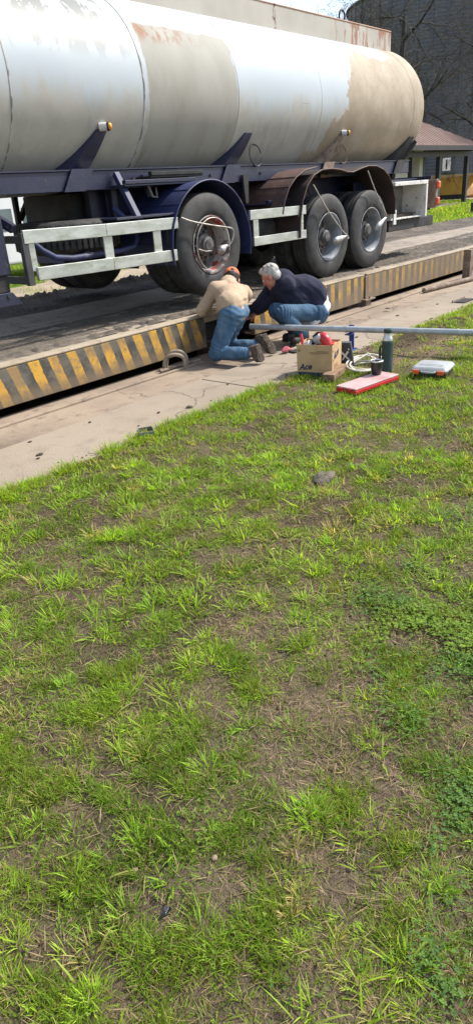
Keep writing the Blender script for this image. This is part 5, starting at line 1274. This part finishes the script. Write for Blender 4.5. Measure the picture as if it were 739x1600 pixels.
for u, v in ((0.025, 0.185), (0.105, 0.165)):
    c = fo + vx * u + lean * v
    obj('white_dot', MB().prism([c + (vx * math.cos(k) + lean * math.sin(k)) * 0.008 for k in np.linspace(0, 2 * PI, 10, endpoint=False)], nz * 0.0008), WHITEPL, ck)
# plank offcut
a3, wx_, wy_ = frame2((4.735, 2.985, 0.010), (5.135, 3.085, 0.010))
wd = obj('wood_offcut', MB().prism([a3, a3 + wx_ * 0.40, a3 + wx_ * 0.40 + wy_ * 0.105, a3 + wy_ * 0.105], (0, 0, 0.055)), WOODB, None, bevel=0.004, org=tuple(a3))
tag(wd, 'short brown timber offcut in front of the cardboard box', 'wood')
# cream cable in loops
P = []
for k in range(260):
    t = k / 259; an = -0.6 + t * 2 * PI * 4.2
    P.append((5.23 + (0.20 + 0.03 * math.sin(3.1 * an * 0.37)) * math.cos(an) * (0.75 + 0.25 * math.sin(an * 0.31)) + 0.02 * t, 2.985 + (0.125 + 0.02 * math.sin(an * 0.43)) * math.sin(an), 0.022 + 0.075 * (0.5 + 0.5 * math.cos(an - 0.7)) * (0.5 + 0.5 * math.sin(an * 0.27 + 0.6))))
P += [(5.18, 3.12, 0.03), (5.10, 3.16, 0.02), (5.02, 3.14, 0.016)]
cb = obj('cream_cable', MB().tube(P, 0.0085, 8), CABLE, None, smooth=60, org=(5.23, 2.98, 0.02))
tag(cb, 'loosely looped cream cable between the cardboard box and the thermos', 'cable')
# red flat case
a4, rx, ry = frame2((4.455, 2.615, 0.012), (5.01, 2.535, 0.012))
rcz = thing('flat_case', tuple(a4), 'flat red case with frosted pinkish lid under the black mate cup', 'case')
def RC(x, y, z): return a4 + rx * x + ry * y + Vector((0, 0, z))
obj('case_tray', MB().prism([RC(0, 0, 0), RC(0.56, 0, 0), RC(0.56, 0.20, 0), RC(0, 0.20, 0)], (0, 0, 0.032)), REDPL, rcz, bevel=0.006)
obj('case_lid', MB().prism([RC(0.002, 0.002, 0.0335), RC(0.558, 0.002, 0.0335), RC(0.558, 0.198, 0.0335), RC(0.002, 0.198, 0.0335)], (0, 0, 0.014)), PINKTOP, rcz, bevel=0.005)
for y in (0.05, 0.13): obj('latch', MB().box(RC(-0.004, y + 0.01, 0.03), (0.010, 0.035, 0.022), Matrix((rx, ry, zv)).transposed()), REDPL, rcz, bevel=0.002)
# mate cup and straw
cc = RC(0.45, 0.145, 0.0485)
cup = obj('mate_cup', MB().lathe([(0.0, 0.0), (0.033, 0.0), (0.038, 0.004), (0.046, 0.045), (0.052, 0.10), (0.052, 0.112), (0.046, 0.112), (0.044, 0.09), (0.0, 0.09)], 28, tuple(cc)), BLACKPL, None, smooth=45, org=tuple(cc))
tag(cup, 'black mate cup with a metal rim standing on the flat red case', 'cup')
obj('cup_rim', MB().lathe([(0.053, 0.106), (0.0545, 0.114), (0.050, 0.117), (0.045, 0.113), (0.0455, 0.106)], 28, tuple(cc), closed=True), STEEL, cup, smooth=60)
obj('herb_fill', MB().lathe([(0.0445, 0.091), (0.02, 0.097), (0.0, 0.099)], 20, tuple(cc)), pm('mate_herb', (0.10, 0.12, 0.03), (0.06, 0.07, 0.02), 90, rough=1.0), cup, smooth=60)
stw = obj('mate_straw', MB().tube([cc + Vector((0.004, 0.0, 0.06)), cc + Vector((-0.012, 0.022, 0.12)), cc + Vector((-0.032, 0.05, 0.165)), cc + Vector((-0.045, 0.066, 0.185))], [0.004, 0.004, 0.004, 0.0055], 8), pm('pale_metal_straw', (0.62, 0.58, 0.5), rough=0.35, metal=0.5), None, smooth=60, org=tuple(cc))
tag(stw, 'pale drinking straw leaning out of the black mate cup', 'straw')
# thermos
tc = (5.215, 2.757, 0.005)
th = obj('thermos', MB().lathe([(0.0, 0.0), (0.044, 0.0), (0.048, 0.006), (0.048, 0.012), (0.046, 0.016), (0.0465, 0.25), (0.045, 0.265), (0.042, 0.272)], 36, tc), THERMG, None, smooth=45, org=tc)
tag(th, 'dark green steel thermos flask standing on the grass behind the red case', 'thermos')
obj('steel_collar', MB().lathe([(0.042, 0.270), (0.043, 0.278), (0.036, 0.300), (0.032, 0.318), (0.032, 0.335)], 32, tc), STEEL, th, smooth=50)
obj('stopper', MB().lathe([(0.033, 0.334), (0.035, 0.34), (0.035, 0.362), (0.031, 0.368), (0.0, 0.369)], 28, tc), THERMG, th, smooth=45)
hx, hy = -0.62, 0.78
hp_ = [(tc[0] + hx * r, tc[1] + hy * r, z) for r, z in ((0.044, 0.225), (0.058, 0.228), (0.063, 0.215), (0.063, 0.13), (0.059, 0.112), (0.044, 0.11))]
obj('handle', MB().tube(hp_, 0.0105, 10), THERMG, th, smooth=60)
# pale grey case with orange latches
a5, kx, ky = frame2((5.135, 2.495, 0.012), (5.185, 2.205, 0.012))   # front edge; ky points away
def KC(x, y, z): return a5 + kx * x + ky * y + Vector((0, 0, z))
gc = thing('hard_case', tuple(a5), 'pale grey hard tool case with orange latches lying on the grass', 'case')
obj('case_base', MB().prism([KC(0.01, 0.012, 0), KC(0.285, 0.012, 0), KC(0.285, 0.27, 0), KC(0.01, 0.27, 0)], (0, 0, 0.045)), BLACKPL, gc, bevel=0.012)
m = MB(); vs = []; fs = []
rows = ((0.0, 0.046, 0.0), (0.0, 0.056, -0.004), (0.012, 0.072, 0.004), (0.026, 0.080, 0.012))
def rr(x0, x1, y0, y1, r, z, n=5):
    out = []
    for cx_, cy_, s0 in ((x1 - r, y0 + r, -90), (x1 - r, y1 - r, 0), (x0 + r, y1 - r, 90), (x0 + r, y0 + r, 180)):
        for k in range(n): an = R_(s0 + 90 * k / (n - 1)); out.append(KC(cx_ + r * math.cos(an), cy_ + r * math.sin(an), z))
    return out
rings = [rr(0.0, 0.295, 0.0, 0.28, 0.03, 0.046), rr(-0.002, 0.297, -0.002, 0.282, 0.03, 0.060), rr(0.010, 0.285, 0.012, 0.27, 0.03, 0.080), rr(0.022, 0.273, 0.03, 0.255, 0.03, 0.086)]
for rg in rings: vs += rg
nr_ = len(rings[0])
for i in range(len(rings) - 1):
    for k in range(nr_): fs.append((i * nr_ + k, i * nr_ + (k + 1) % nr_, (i + 1) * nr_ + (k + 1) % nr_, (i + 1) * nr_ + k))
fs += [tuple(range(nr_))[::-1], tuple(range((len(rings) - 1) * nr_, len(rings) * nr_))]
m.add(vs, fs); obj('case_lid', m, GREYPL, gc, smooth=35)
for x in (0.045, 0.245): obj('latch', MB().box(KC(x, -0.006, 0.046), (0.052, 0.016, 0.034), Matrix((kx, ky, zv)).transposed()), ORANGEPL, gc, bevel=0.004)
obj('carry_handle', MB().tube([KC(0.085, 0.0, 0.050), KC(0.10, -0.020, 0.050), KC(0.145, -0.026, 0.050), KC(0.19, -0.020, 0.050), KC(0.205, 0.0, 0.050)], 0.009, 8), GREYPL, gc, smooth=60)
for y in (0.06, 0.10): obj('lid_groove', MB().prism([KC(0.05, y, 0.0855), KC(0.245, y, 0.0855), KC(0.245, y + 0.006, 0.0855), KC(0.05, y + 0.006, 0.0855)], (0, 0, 0.003)), GREYPL, gc)
# junction box at the slab edge
jb = thing('junction_box', (2.97, 3.40, 0.0), 'small open metal junction box sunk at the grass edge of the slab', 'junction box')
q = Matrix.Rotation(R_(-32), 3, 'Z') @ Matrix.Rotation(R_(9), 3, 'X') @ Matrix.Scale(0.85, 3)
for c, s in (((0, -0.045, 0.028), (0.12, 0.004, 0.062)), ((0, 0.045, 0.028), (0.12, 0.004, 0.062)), ((-0.058, 0, 0.028), (0.004, 0.086, 0.062)), ((0.058, 0, 0.028), (0.004, 0.086, 0.062)), ((0, 0, 0.012), (0.112, 0.086, 0.004))):
    obj('box_side', MB().box(Vector((2.97, 3.40, 0)) + q @ Vector(c), s, q), pm('dull_zinc', (0.16, 0.15, 0.135), (0.34, 0.335, 0.32), 30, rough=0.7, metal=0.2) if 'dull_zinc' not in MATS else MATS['dull_zinc'], jb)
obj('conduit_knockout', MB().tube([Vector((2.97, 3.40, 0.03)) + q @ Vector((-0.075, -0.02, 0)), Vector((2.97, 3.40, 0.03)) + q @ Vector((-0.055, -0.02, 0))], 0.014, 10), RUSTM, jb, smooth=50)
# conduit bends rising by the weighbridge
for i, (x, y, k) in enumerate(((4.60, 4.60, 0.0), (4.66, 4.63, 0.02))):
    P = [(x + 0.02, y, -0.05), (x + 0.02, y, 0.05)]
    for an in np.linspace(0, PI, 10): P.append((x - 0.045 + 0.065 * math.cos(an), y + 0.07 * (1 - math.cos(an)) , 0.055 + (0.062 + k) * math.sin(an)))
    P += [(x - 0.115, y + 0.15, 0.02), (x - 0.12, y + 0.15, -0.06)]
    c = obj('conduit_bend', MB().tube(P, 0.018, 12), CONDUIT, None, smooth=60, org=(x, y, 0))
    tag(c, ('dusty bent conduit pipe nearer the slab by the striped weighbridge side', 'dusty bent conduit pipe hugging the striped side behind its twin')[i], 'conduit', 'conduit bends by the weighbridge')
cr = obj('loose_rod', MB().tube([(4.38, 4.70, -0.008), (4.9, 4.66, -0.008)], 0.016, 8), RUSTM, None, smooth=60, org=(4.5, 4.68, 0)); tag(cr, 'thin rusty rod lying beside the bent conduit pipes', 'rod')
# mud clods
def lump(name, c, r, seed, mat, amp=0.3):
    m = MB(); m.sphere((0, 0, 0), 1.0, 14, 10); rs = np.random.default_rng(seed); V = np.array(m.v)
    n = n3(V, 1.6, seed) * 1.3 + n3(V, 4.0, seed + 3) * 0.8
    V = V * (1 + amp * n * 1.6)[:, None] * np.array(r)
    V[:, 2] = np.maximum(V[:, 2], -r[2] * 0.35)
    m.v = [tuple(v + np.array(c)) for v in V]
    return obj(name, m, mat, None, smooth=70, org=tuple(c))
o = lump('mud_clod', (2.95, 1.93, 0.012), (0.085, 0.05, 0.024), 300, MUDG, 0.6); tag(o, 'large grey dried mud clod lying on the worn lawn patch', 'clod')
for i, (x, y, r) in enumerate(((2.34, 3.76, 0.024), (2.29, 3.71, 0.012), (3.62, 3.60, 0.026), (3.40, 3.72, 0.017), (2.97, 4.02, 0.013), (2.46, 4.05, 0.012), (4.28, 3.77, 0.012), (3.1, 3.62, 0.009), (6.4, 3.75, 0.02), (7.7, 3.95, 0.022), (8.1, 4.3, 0.032), (8.6, 3.85, 0.018))):
    o = lump('mud_clod', (x, y, r * 0.22), (r * 1.1, r * 0.75, r * 0.32), 310 + i, MUDC, 0.55); tag(o, 'small dark mud crumb lying on the concrete strip', 'clod', 'mud crumbs on the strip')
for i, (x, y, r) in enumerate(((0.78, 0.84, 0.0075), (0.64, 0.98, 0.0075))):
    o = lump('pebble', (x, y, float(gz(np.array(x), np.array(y))) + 0.004), (r * 1.2, r, r * 0.8), 340 + i, STONEP, 0.12); tag(o, ('pale pebble on the bare soil beside a grass tuft', 'pale yellowish pebble among clover low in the picture')[i], 'pebble')
sc_ = MB(); sx_, sy_ = 0.60, 0.83
sz_ = float(gz(np.array(sx_), np.array(sy_))) + 0.012
sc_.add([(sx_, sy_, sz_), (sx_ + 0.016, sy_ - 0.006, sz_ + 0.008), (sx_ + 0.021, sy_ + 0.007, sz_ + 0.001), (sx_ + 0.007, sy_ + 0.013, sz_ + 0.009), (sx_ - 0.007, sy_ + 0.007, sz_ + 0.002)], [(0, 1, 2), (0, 2, 3), (0, 3, 4)])
o = obj('plastic_scrap', sc_, pm('black_film', (0.012, 0.014, 0.022), rough=0.25), None, org=(sx_, sy_, sz_)); s_ = o.modifiers.new('t', 'SOLIDIFY'); s_.thickness = 0.0015; tag(o, 'crumpled scrap of black plastic in the foreground grass', 'scrap')
# odds and ends beyond the joint
stp = obj('steel_stub_post', MB().bb((10.95, 4.40, -0.05), (11.08, 4.52, 0.44)), RUSTM, None, bevel=0.008, org=(11.0, 4.46, 0)); tag(stp, 'dark rusty square stub post beside the far weighbridge edge', 'post')
obj('post_foot', MB().bb((10.85, 4.33, -0.028), (11.18, 4.59, 0.0)), RUSTM, stp, bevel=0.005)
rp = obj('rusty_pipe', MB().tube([(9.6, 4.52, 0.015), (13.2, 4.05, 0.015)], 0.035, 12), RUSTM, None, smooth=60, org=(11, 4.3, 0)); tag(rp, 'long rusty pipe lying on the slab near the stub post', 'pipe')
dn = thing('drain_frame', (8.95, 3.62, 0.0), 'small dark square drain opening at the slab edge', 'drain')
obj('drain_hole_shade', MB().bb((8.78, 3.56, 0.004), (9.12, 3.70, 0.010)), pm('drain_shade_black', (0.02, 0.017, 0.015), rough=0.9), dn)  # flat black sheet, its colour standing in for shade inside the drain opening
obj('drain_rim', MB().bb((8.76, 3.705, 0.004), (9.14, 3.725, 0.03)), CONC, dn)
rg = obj('pink_rag', MB().tube([(5.42, 4.02, 0.03), (5.46, 4.0, 0.045), (5.52, 4.03, 0.03), (5.55, 4.0, 0.02)], [0.015, 0.03, 0.026, 0.01], 8), PINKR, None, smooth=60, org=(5.48, 4.0, 0)); tag(rg, 'small crumpled pink rag beside the kneeling man’s shoes'.replace('’s', ''), 'rag')
bp_ = obj('steel_plate', MB().box((5.70, 3.92, 0.012), (0.42, 0.09, 0.014), Matrix.Rotation(R_(-12), 3, 'Z')), BLACKM, None, bevel=0.003, org=(5.7, 3.92, 0)); tag(bp_, 'thin dark steel bar on the slab behind the cardboard box', 'bar')

# ------------------------------------------------------------------ background
# corrugated silo
sil = thing('grain_silo', (68.3, 30.9, 0), 'huge dark corrugated steel grain silo behind the pavilion', 'silo')
prof = []; z = 0.0
while z < 15.2:
    for k in range(4): prof.append((9.0 + 0.035 * math.sin(k * PI / 2), z + 0.26 * k / 4))
    z += 0.26
obj('silo_wall', MB().lathe(prof, 96, (68.3, 30.9, 0)), SILOM, sil, smooth=180)
obj('silo_roof', MB().lathe([(9.25, 15.1), (9.2, 15.25), (0.8, 19.8), (0.8, 20.2), (0.0, 20.3)], 64, (68.3, 30.9, 0)), SILOM, sil, smooth=30)
for k in range(48):
    an = 2 * PI * k / 48
    if math.cos(an - math.atan2(-30.9, -68.3)) < 0.1: continue
    q = Matrix.Rotation(an, 3, 'Z'); m = MB(); m.box(Vector((68.3, 30.9, 7.6)) + q @ Vector((9.06, 0, 0)), (0.06, 0.10, 15.1), q); obj('wall_stiffener', m, SILOM, sil)
sg = thing('number_sign', (57.6, 25.75, 0), 'white number sign above a small plate on the dark silo', 'sign')
fw = Vector((-0.913, -0.408, 0)); sdx = Vector((0.408, -0.913, 0)); q = Matrix((sdx, -fw, zv)).transposed(); cs = Vector((57.6, 25.75, 2.35))
obj('sign_board', MB().box(cs, (0.62, 0.03, 0.92), q), PAPERW, sg)
obj('small_plate', MB().box(cs + Vector((0, 0, -1.05)), (0.42, 0.03, 0.36), q), PAPERW, sg)
obj('control_box', MB().box(cs + Vector((0, 0, -1.1)) - fw * 0.2, (1.5, 0.2, 1.0), q), GREEND, sg)
obj('sign_post', MB().box(cs + Vector((0, 0, -1.2)) - fw * 0.08, (0.08, 0.06, 2.3), q), DARKP, sg)
text('numeral', '1', 0.95, cs + fw * 0.02 - sdx * 0.24 + Vector((0, 0, -0.33)), sdx, zv, BLACKPL, sg, 0.0, 0.015, 0.004)
# open pavilion with a hipped roof
pv = thing('pavilion', (37, 20, 0), 'open pavilion with brown hipped roof, dark posts and white wall', 'pavilion')
ex0, ex1, ey0, ey1, ez = 27.0, 42.3, 16.9, 23.9, 2.92; rz_, rx0, rx1, rym = 4.75, 30.5, 39.0, 20.4
def roofplane(P, name='roof_plane'):
    m = MB(); m.prism(P, (0, 0, 0.06)); return obj(name, m, ROOFT, pv)
roofplane([(ex0, ey0, ez), (ex1, ey0, ez), (rx1, rym, rz_), (rx0, rym, rz_)]); roofplane([(ex1, ey1, ez), (ex0, ey1, ez), (rx0, rym, rz_), (rx1, rym, rz_)])
roofplane([(ex1, ey0, ez), (ex1, ey1, ez), (rx1, rym, rz_)]); roofplane([(ex0, ey1, ez), (ex0, ey0, ez), (rx0, rym, rz_)])
for k in range(38):
    x = ex0 + 0.4 + k * 0.4; t = 1.0
    if x < rx0: t = (x - ex0) / (rx0 - ex0)
    if x > rx1: t = (ex1 - x) / (ex1 - rx1)
    if t <= 0.05: continue
    A = Vector((x, ey0, ez + 0.065)); Bv = Vector((x, ey0 + (rym - ey0) * t, ez + (rz_ - ez) * t + 0.065)); m = MB(); m.tube([A, Bv], 0.03, 4); obj('roof_rib', m, ROOFT, pv)
for A, Bv in (((ex0, ey0 - 0.02, ez - 0.20), (ex1, ey0 + 0.03, ez + 0.02)), ((ex1 - 0.03, ey0 + 0.04, ez - 0.20), (ex1 + 0.02, ey1, ez + 0.02)), ((ex0, ey1 - 0.03, ez - 0.2), (ex1 - 0.04, ey1 + 0.02, ez + 0.02))):
    m = MB(); m.bb(A, Bv); obj('fascia', m, DARKP, pv)
m = MB(); m.bb((ex0 + 0.4, 17.40, ez - 0.46), (ex1 - 0.3, 17.56, ez - 0.22)); obj('wall_plate', m, DARKP, pv)
for x in (28.3, 31.6, 34.9, 38.1, 41.75):
    for y in (17.48, 23.3):
        m = MB(); m.bb((x - 0.11, y - 0.11, 0), (x + 0.11, y + 0.11, ez - 0.47 if y < 20 else ez - 0.1)); obj('post', m, DARKP, pv)
m = MB(); m.bb((27.5, 19.2, 0), (38.25, 19.4, ez - 0.02)); obj('white_wall', m, WALLW, pv)
m = MB(); m.bb((38.75, 18.9, 0), (39.15, 19.25, ez - 0.05)); obj('white_pillar', m, WALLW, pv)
m = MB(); m.bb((39.3, 19.3, 0), (40.3, 19.4, ez - 0.05)); obj('green_door', m, GREEND, pv)
m = MB(); m.bb((27.2, 17.1, 0.004), (42.0, 23.7, 0.06)); obj('floor_slab', m, CONC, pv)
# waste skip, drum, sand
sk_ = thing('waste_skip', (50.3, 22.2, 0), 'worn yellow steel skip with sandy rim beyond the pavilion', 'skip')
u = Vector((0.408, -0.913, 0)); w = Vector((0.913, 0.408, 0)); c = Vector((50.6, 22.15, 0))
def SK(x, y, z): return c + u * x + w * y + Vector((0, 0, z))
obj('skip_body', MB().prism([SK(-1.5, -0.8, 0.30), SK(0.9, -0.8, 0.30), SK(1.75, -0.8, 1.42), SK(-1.7, -0.8, 1.42)], w * 1.6), SKIPY, sk_)
obj('skip_rim', MB().prism([SK(-1.75, -0.9, 1.43), SK(1.9, -0.9, 1.43), SK(1.9, -0.9, 1.58), SK(-1.75, -0.9, 1.58)], w * 1.8), SKIPR, sk_)
for x in (-0.6, 0.35): obj('skip_rib', MB().prism([SK(x, -0.86, 0.32), SK(x + 0.12, -0.86, 0.32), SK(x + 0.42, -0.86, 1.42), SK(x + 0.30, -0.86, 1.42)], w * 0.05), SKIPY, sk_)
obj('skip_skid', MB().prism([SK(-1.4, -0.7, 0.0), SK(0.8, -0.7, 0.0), SK(0.85, -0.7, 0.295), SK(-1.4, -0.7, 0.295)], w * 1.4), BLACKM, sk_)
db = obj('blue_drum', MB().lathe([(0.0, 0.0), (0.55, 0.0), (0.62, 0.1), (0.64, 0.5), (0.60, 0.95), (0.5, 1.05), (0.0, 1.05)], 24, (53.6, 22.35, 0.15)), DRUMB, None, smooth=40, org=(53.6, 22.35, 0.15)); tag(db, 'blue plastic drum beside the yellow skip', 'drum')
obj('drum_stand', MB().lathe([(0.0, -0.15), (0.5, -0.15), (0.5, -0.001), (0.0, -0.001)], 16, (53.6, 22.35, 0.15)), RUSTM, db)
o = lump('sand_pile', (54.2, 21.6, 0.15), (1.9, 1.6, 0.85), 360, SANDM, 0.15); tag(o, 'pile of orange sand beside the blue drum', 'sand pile')
yl = obj('yellow_hopper', MB().prism([SK(2.3, 1.0, 1.55), SK(3.4, 1.0, 1.35), SK(3.5, 1.0, 1.9), SK(2.6, 1.0, 2.05)], w * 0.8), SKIPY, None, bevel=0.05, org=tuple(SK(2.8, 1.2, 0))); tag(yl, 'small yellow machine bucket raised beyond the skip', 'bucket')
obj('bucket_arm', MB().tube([SK(3.2, 1.4, 1.4), SK(3.9, 1.4, 0.9), SK(4.2, 1.4, 0.0)], 0.12, 8), SKIPY, yl)
mk = obj('marker_stone', MB().bb((30.5, 12.2, 0.0), (30.75, 12.45, 0.42)), DARKP, None, bevel=0.03, org=(30.6, 12.3, 0)); tag(mk, 'small dark marker block standing on the far lawn', 'marker')
obj('marker_base', MB().bb((30.4, 12.1, 0.0), (30.85, 12.55, 0.06)), CONC, mk)

# bare trees
def bare_tree(base, H, r0, seed, label, lean=(0, 0), spread=1.0, limbs=None, droop=0.0, group='bare trees behind the trailer', lichen=False, depth=4, lowest=0.25):
    rs = random.Random(seed); t = thing('bare_tree', tuple(base), label, 'tree', group)
    tk = MB(); br = MB(); tw = MB(); base = Vector(base)
    pts = [base + Vector((0, 0, -0.2))]; rad = [r0 * 1.35]; n = 9; p = base.copy(); d = Vector((lean[0], lean[1], 1)).normalized()
    for k in range(1, n + 1):
        d = (d + Vector((rs.uniform(-0.12, 0.12), rs.uniform(-0.12, 0.12), 0.05))).normalized(); p = p + d * H * 0.62 / n; pts.append(p.copy()); rad.append(r0 * (1 - 0.72 * k / n))
    tk.tube(pts, rad, 9)
    def branch(p, d, L, r, lev):
        n = (5, 5, 5, 4, 3)[min(lev, 4)]; P = [p.copy()]; R0 = [r]; q = p.copy(); dd = d.copy()
        for k in range(1, n + 1):
            dd = (dd + Vector((rs.uniform(-0.3, 0.3), rs.uniform(-0.3, 0.3), rs.uniform(-0.22, 0.28) - droop * (lev >= 2)))).normalized()
            q = q + dd * L / n; P.append(q.copy()); R0.append(max(0.006, r * (1 - 0.78 * k / n)))
            if lev < depth and (k >= 1 if lev < 3 else k >= 3):
                for _ in range(2 if lev < 3 or lichen else 1):
                    an = rs.uniform(0, 2 * PI); sidev = dd.orthogonal().normalized(); sidev = Matrix.Rotation(an, 3, dd) @ sidev
                    nd = (dd * rs.uniform(0.4, 0.9) + sidev * rs.uniform(0.5, 1.0)).normalized()
                    branch(q.copy(), nd, L * rs.uniform(0.42, 0.68), max(0.007, R0[-1] * 0.62), lev + 1)
        (br if lev <= 2 else tw).tube(P, R0, 6 if lev <= 1 else (4 if lev == 2 else 3), cap=False)
    nl = 9
    for k in range(nl):
        f = lowest + (0.97 - lowest) * k / (nl - 1); i = min(n - 1, int(f * n)); p = pts[i].lerp(pts[i + 1], f * n - i); an = k * 2.4 + rs.uniform(-0.4, 0.4)
        d = Vector((math.cos(an) * spread, math.sin(an) * spread, rs.uniform(0.35, 0.9))).normalized()
        branch(p, d, H * rs.uniform(0.24, 0.38) * (1.1 - 0.4 * f), rad[i] * 0.55, 1)
    obj('trunk', tk, BARK, t, smooth=60)
    b = obj('limbs', br, BARK, t, smooth=60)
    c = obj('crown', tw, TWIGP if lichen else TWIG, t); c['kind'] = 'stuff'
    return t
bare_tree((45.6, 23.8, 0), 17, 0.42, 1, 'bare tree in front of the silo whose branches spread left of the pavilion roof', (0.02, 0.02), droop=0.12, lichen=True, depth=4)
bare_tree((46.6, 17.6, 0), 14, 0.30, 12, 'drooping bare tree in front of the silo at the right edge', (0.03, -0.05), droop=0.18, lichen=True, depth=4)
bare_tree((53.0, 31.5, 0), 16, 0.30, 3, 'bare tree left of the silo with a thick forked trunk', (0.0, 0.02), spread=0.7)
bare_tree((57.5, 36.5, 0), 17, 0.26, 4, 'slender bare tree behind the tank coaming, left of the forked tree', (0.02, 0.0), spread=0.7)
bare_tree((52.0, 36.5, 0), 13, 0.24, 5, 'low bare tree farthest left above the tank coaming', (-0.02, 0.0), spread=0.8)
for i, (x, y, h) in enumerate(((38, 46, 12), (22, 52, 13), (6, 50, 12))):
    bare_tree((x, y, 0), h, 0.25, 20 + i, ('bare tree beyond the yard hidden behind the tank middle', 'bare tree beyond the yard hidden behind the tank front', 'bare tree beyond the yard left of the trailer')[i], depth=3)

# white van parked behind the trailer
vn_ = thing('white_van', (9.3, 14.6, 0), 'white van parked behind the trailer, seen through its chassis', 'van')
vx0, vx1, vy0, vy1 = 6.9, 11.9, 13.7, 15.5
prof = [(vx0, 0.35), (vx0, 0.95), (vx0 + 0.1, 1.05), (vx0 + 0.85, 1.18), (vx0 + 1.45, 1.95), (vx0 + 1.65, 2.05), (vx1 - 0.15, 2.08), (vx1, 1.95), (vx1, 0.35)]
obj('van_body', MB().prism([(x, vy0, z) for x, z in prof], (0, vy1 - vy0, 0)), VANW, vn_, bevel=0.06, bseg=3)
obj('side_window', MB().prism([(x, vy0 - 0.006, z) for x, z in ((vx0 + 1.0, 1.02), (vx0 + 2.1, 1.02), (vx0 + 2.1, 1.46), (vx0 + 1.2, 1.46))], (0, 0.012, 0)), GLASSD, vn_)
obj('windscreen', MB().prism([(vx0 + 0.88, vy0 + 0.12, 1.215), (vx0 + 0.88, vy1 - 0.12, 1.215), (vx0 + 1.42, vy1 - 0.15, 1.905), (vx0 + 1.42, vy0 + 0.15, 1.905)], (-0.012, 0, 0.01)), GLASSD, vn_)
obj('door_line', MB().bb((vx0 + 2.16, vy0 - 0.004, 0.5), (vx0 + 2.18, vy0 + 0.01, 1.9)), BLACKPL, vn_)
obj('rear_window', MB().prism([(x, vy0 - 0.006, z) for x, z in ((vx0 + 2.35, 1.02), (vx0 + 3.6, 1.02), (vx0 + 3.6, 1.46), (vx0 + 2.35, 1.46))], (0, 0.012, 0)), GLASSD, vn_)
mr = obj('door_mirror', MB().box((vx0 + 1.15, vy0 - 0.14, 1.32), (0.12, 0.2, 0.26)), BLACKPL, vn_, bevel=0.03)
for x in (vx0 + 0.95, vx1 - 1.0):
    w_ = obj('wheel', MB().lathe([(0.0, -0.01), (0.2, -0.012), (0.21, 0.02)], 24, (x, vy0, 0.34), 'Y'), RIMG, vn_, smooth=40)
    obj('tyre', MB().lathe([(0.21, 0.0), (0.24, -0.02), (0.31, -0.015), (0.335, 0.02), (0.335, 0.18), (0.3, 0.2)], 32, (x, vy0, 0.34), 'Y'), TYRE, w_, smooth=40)
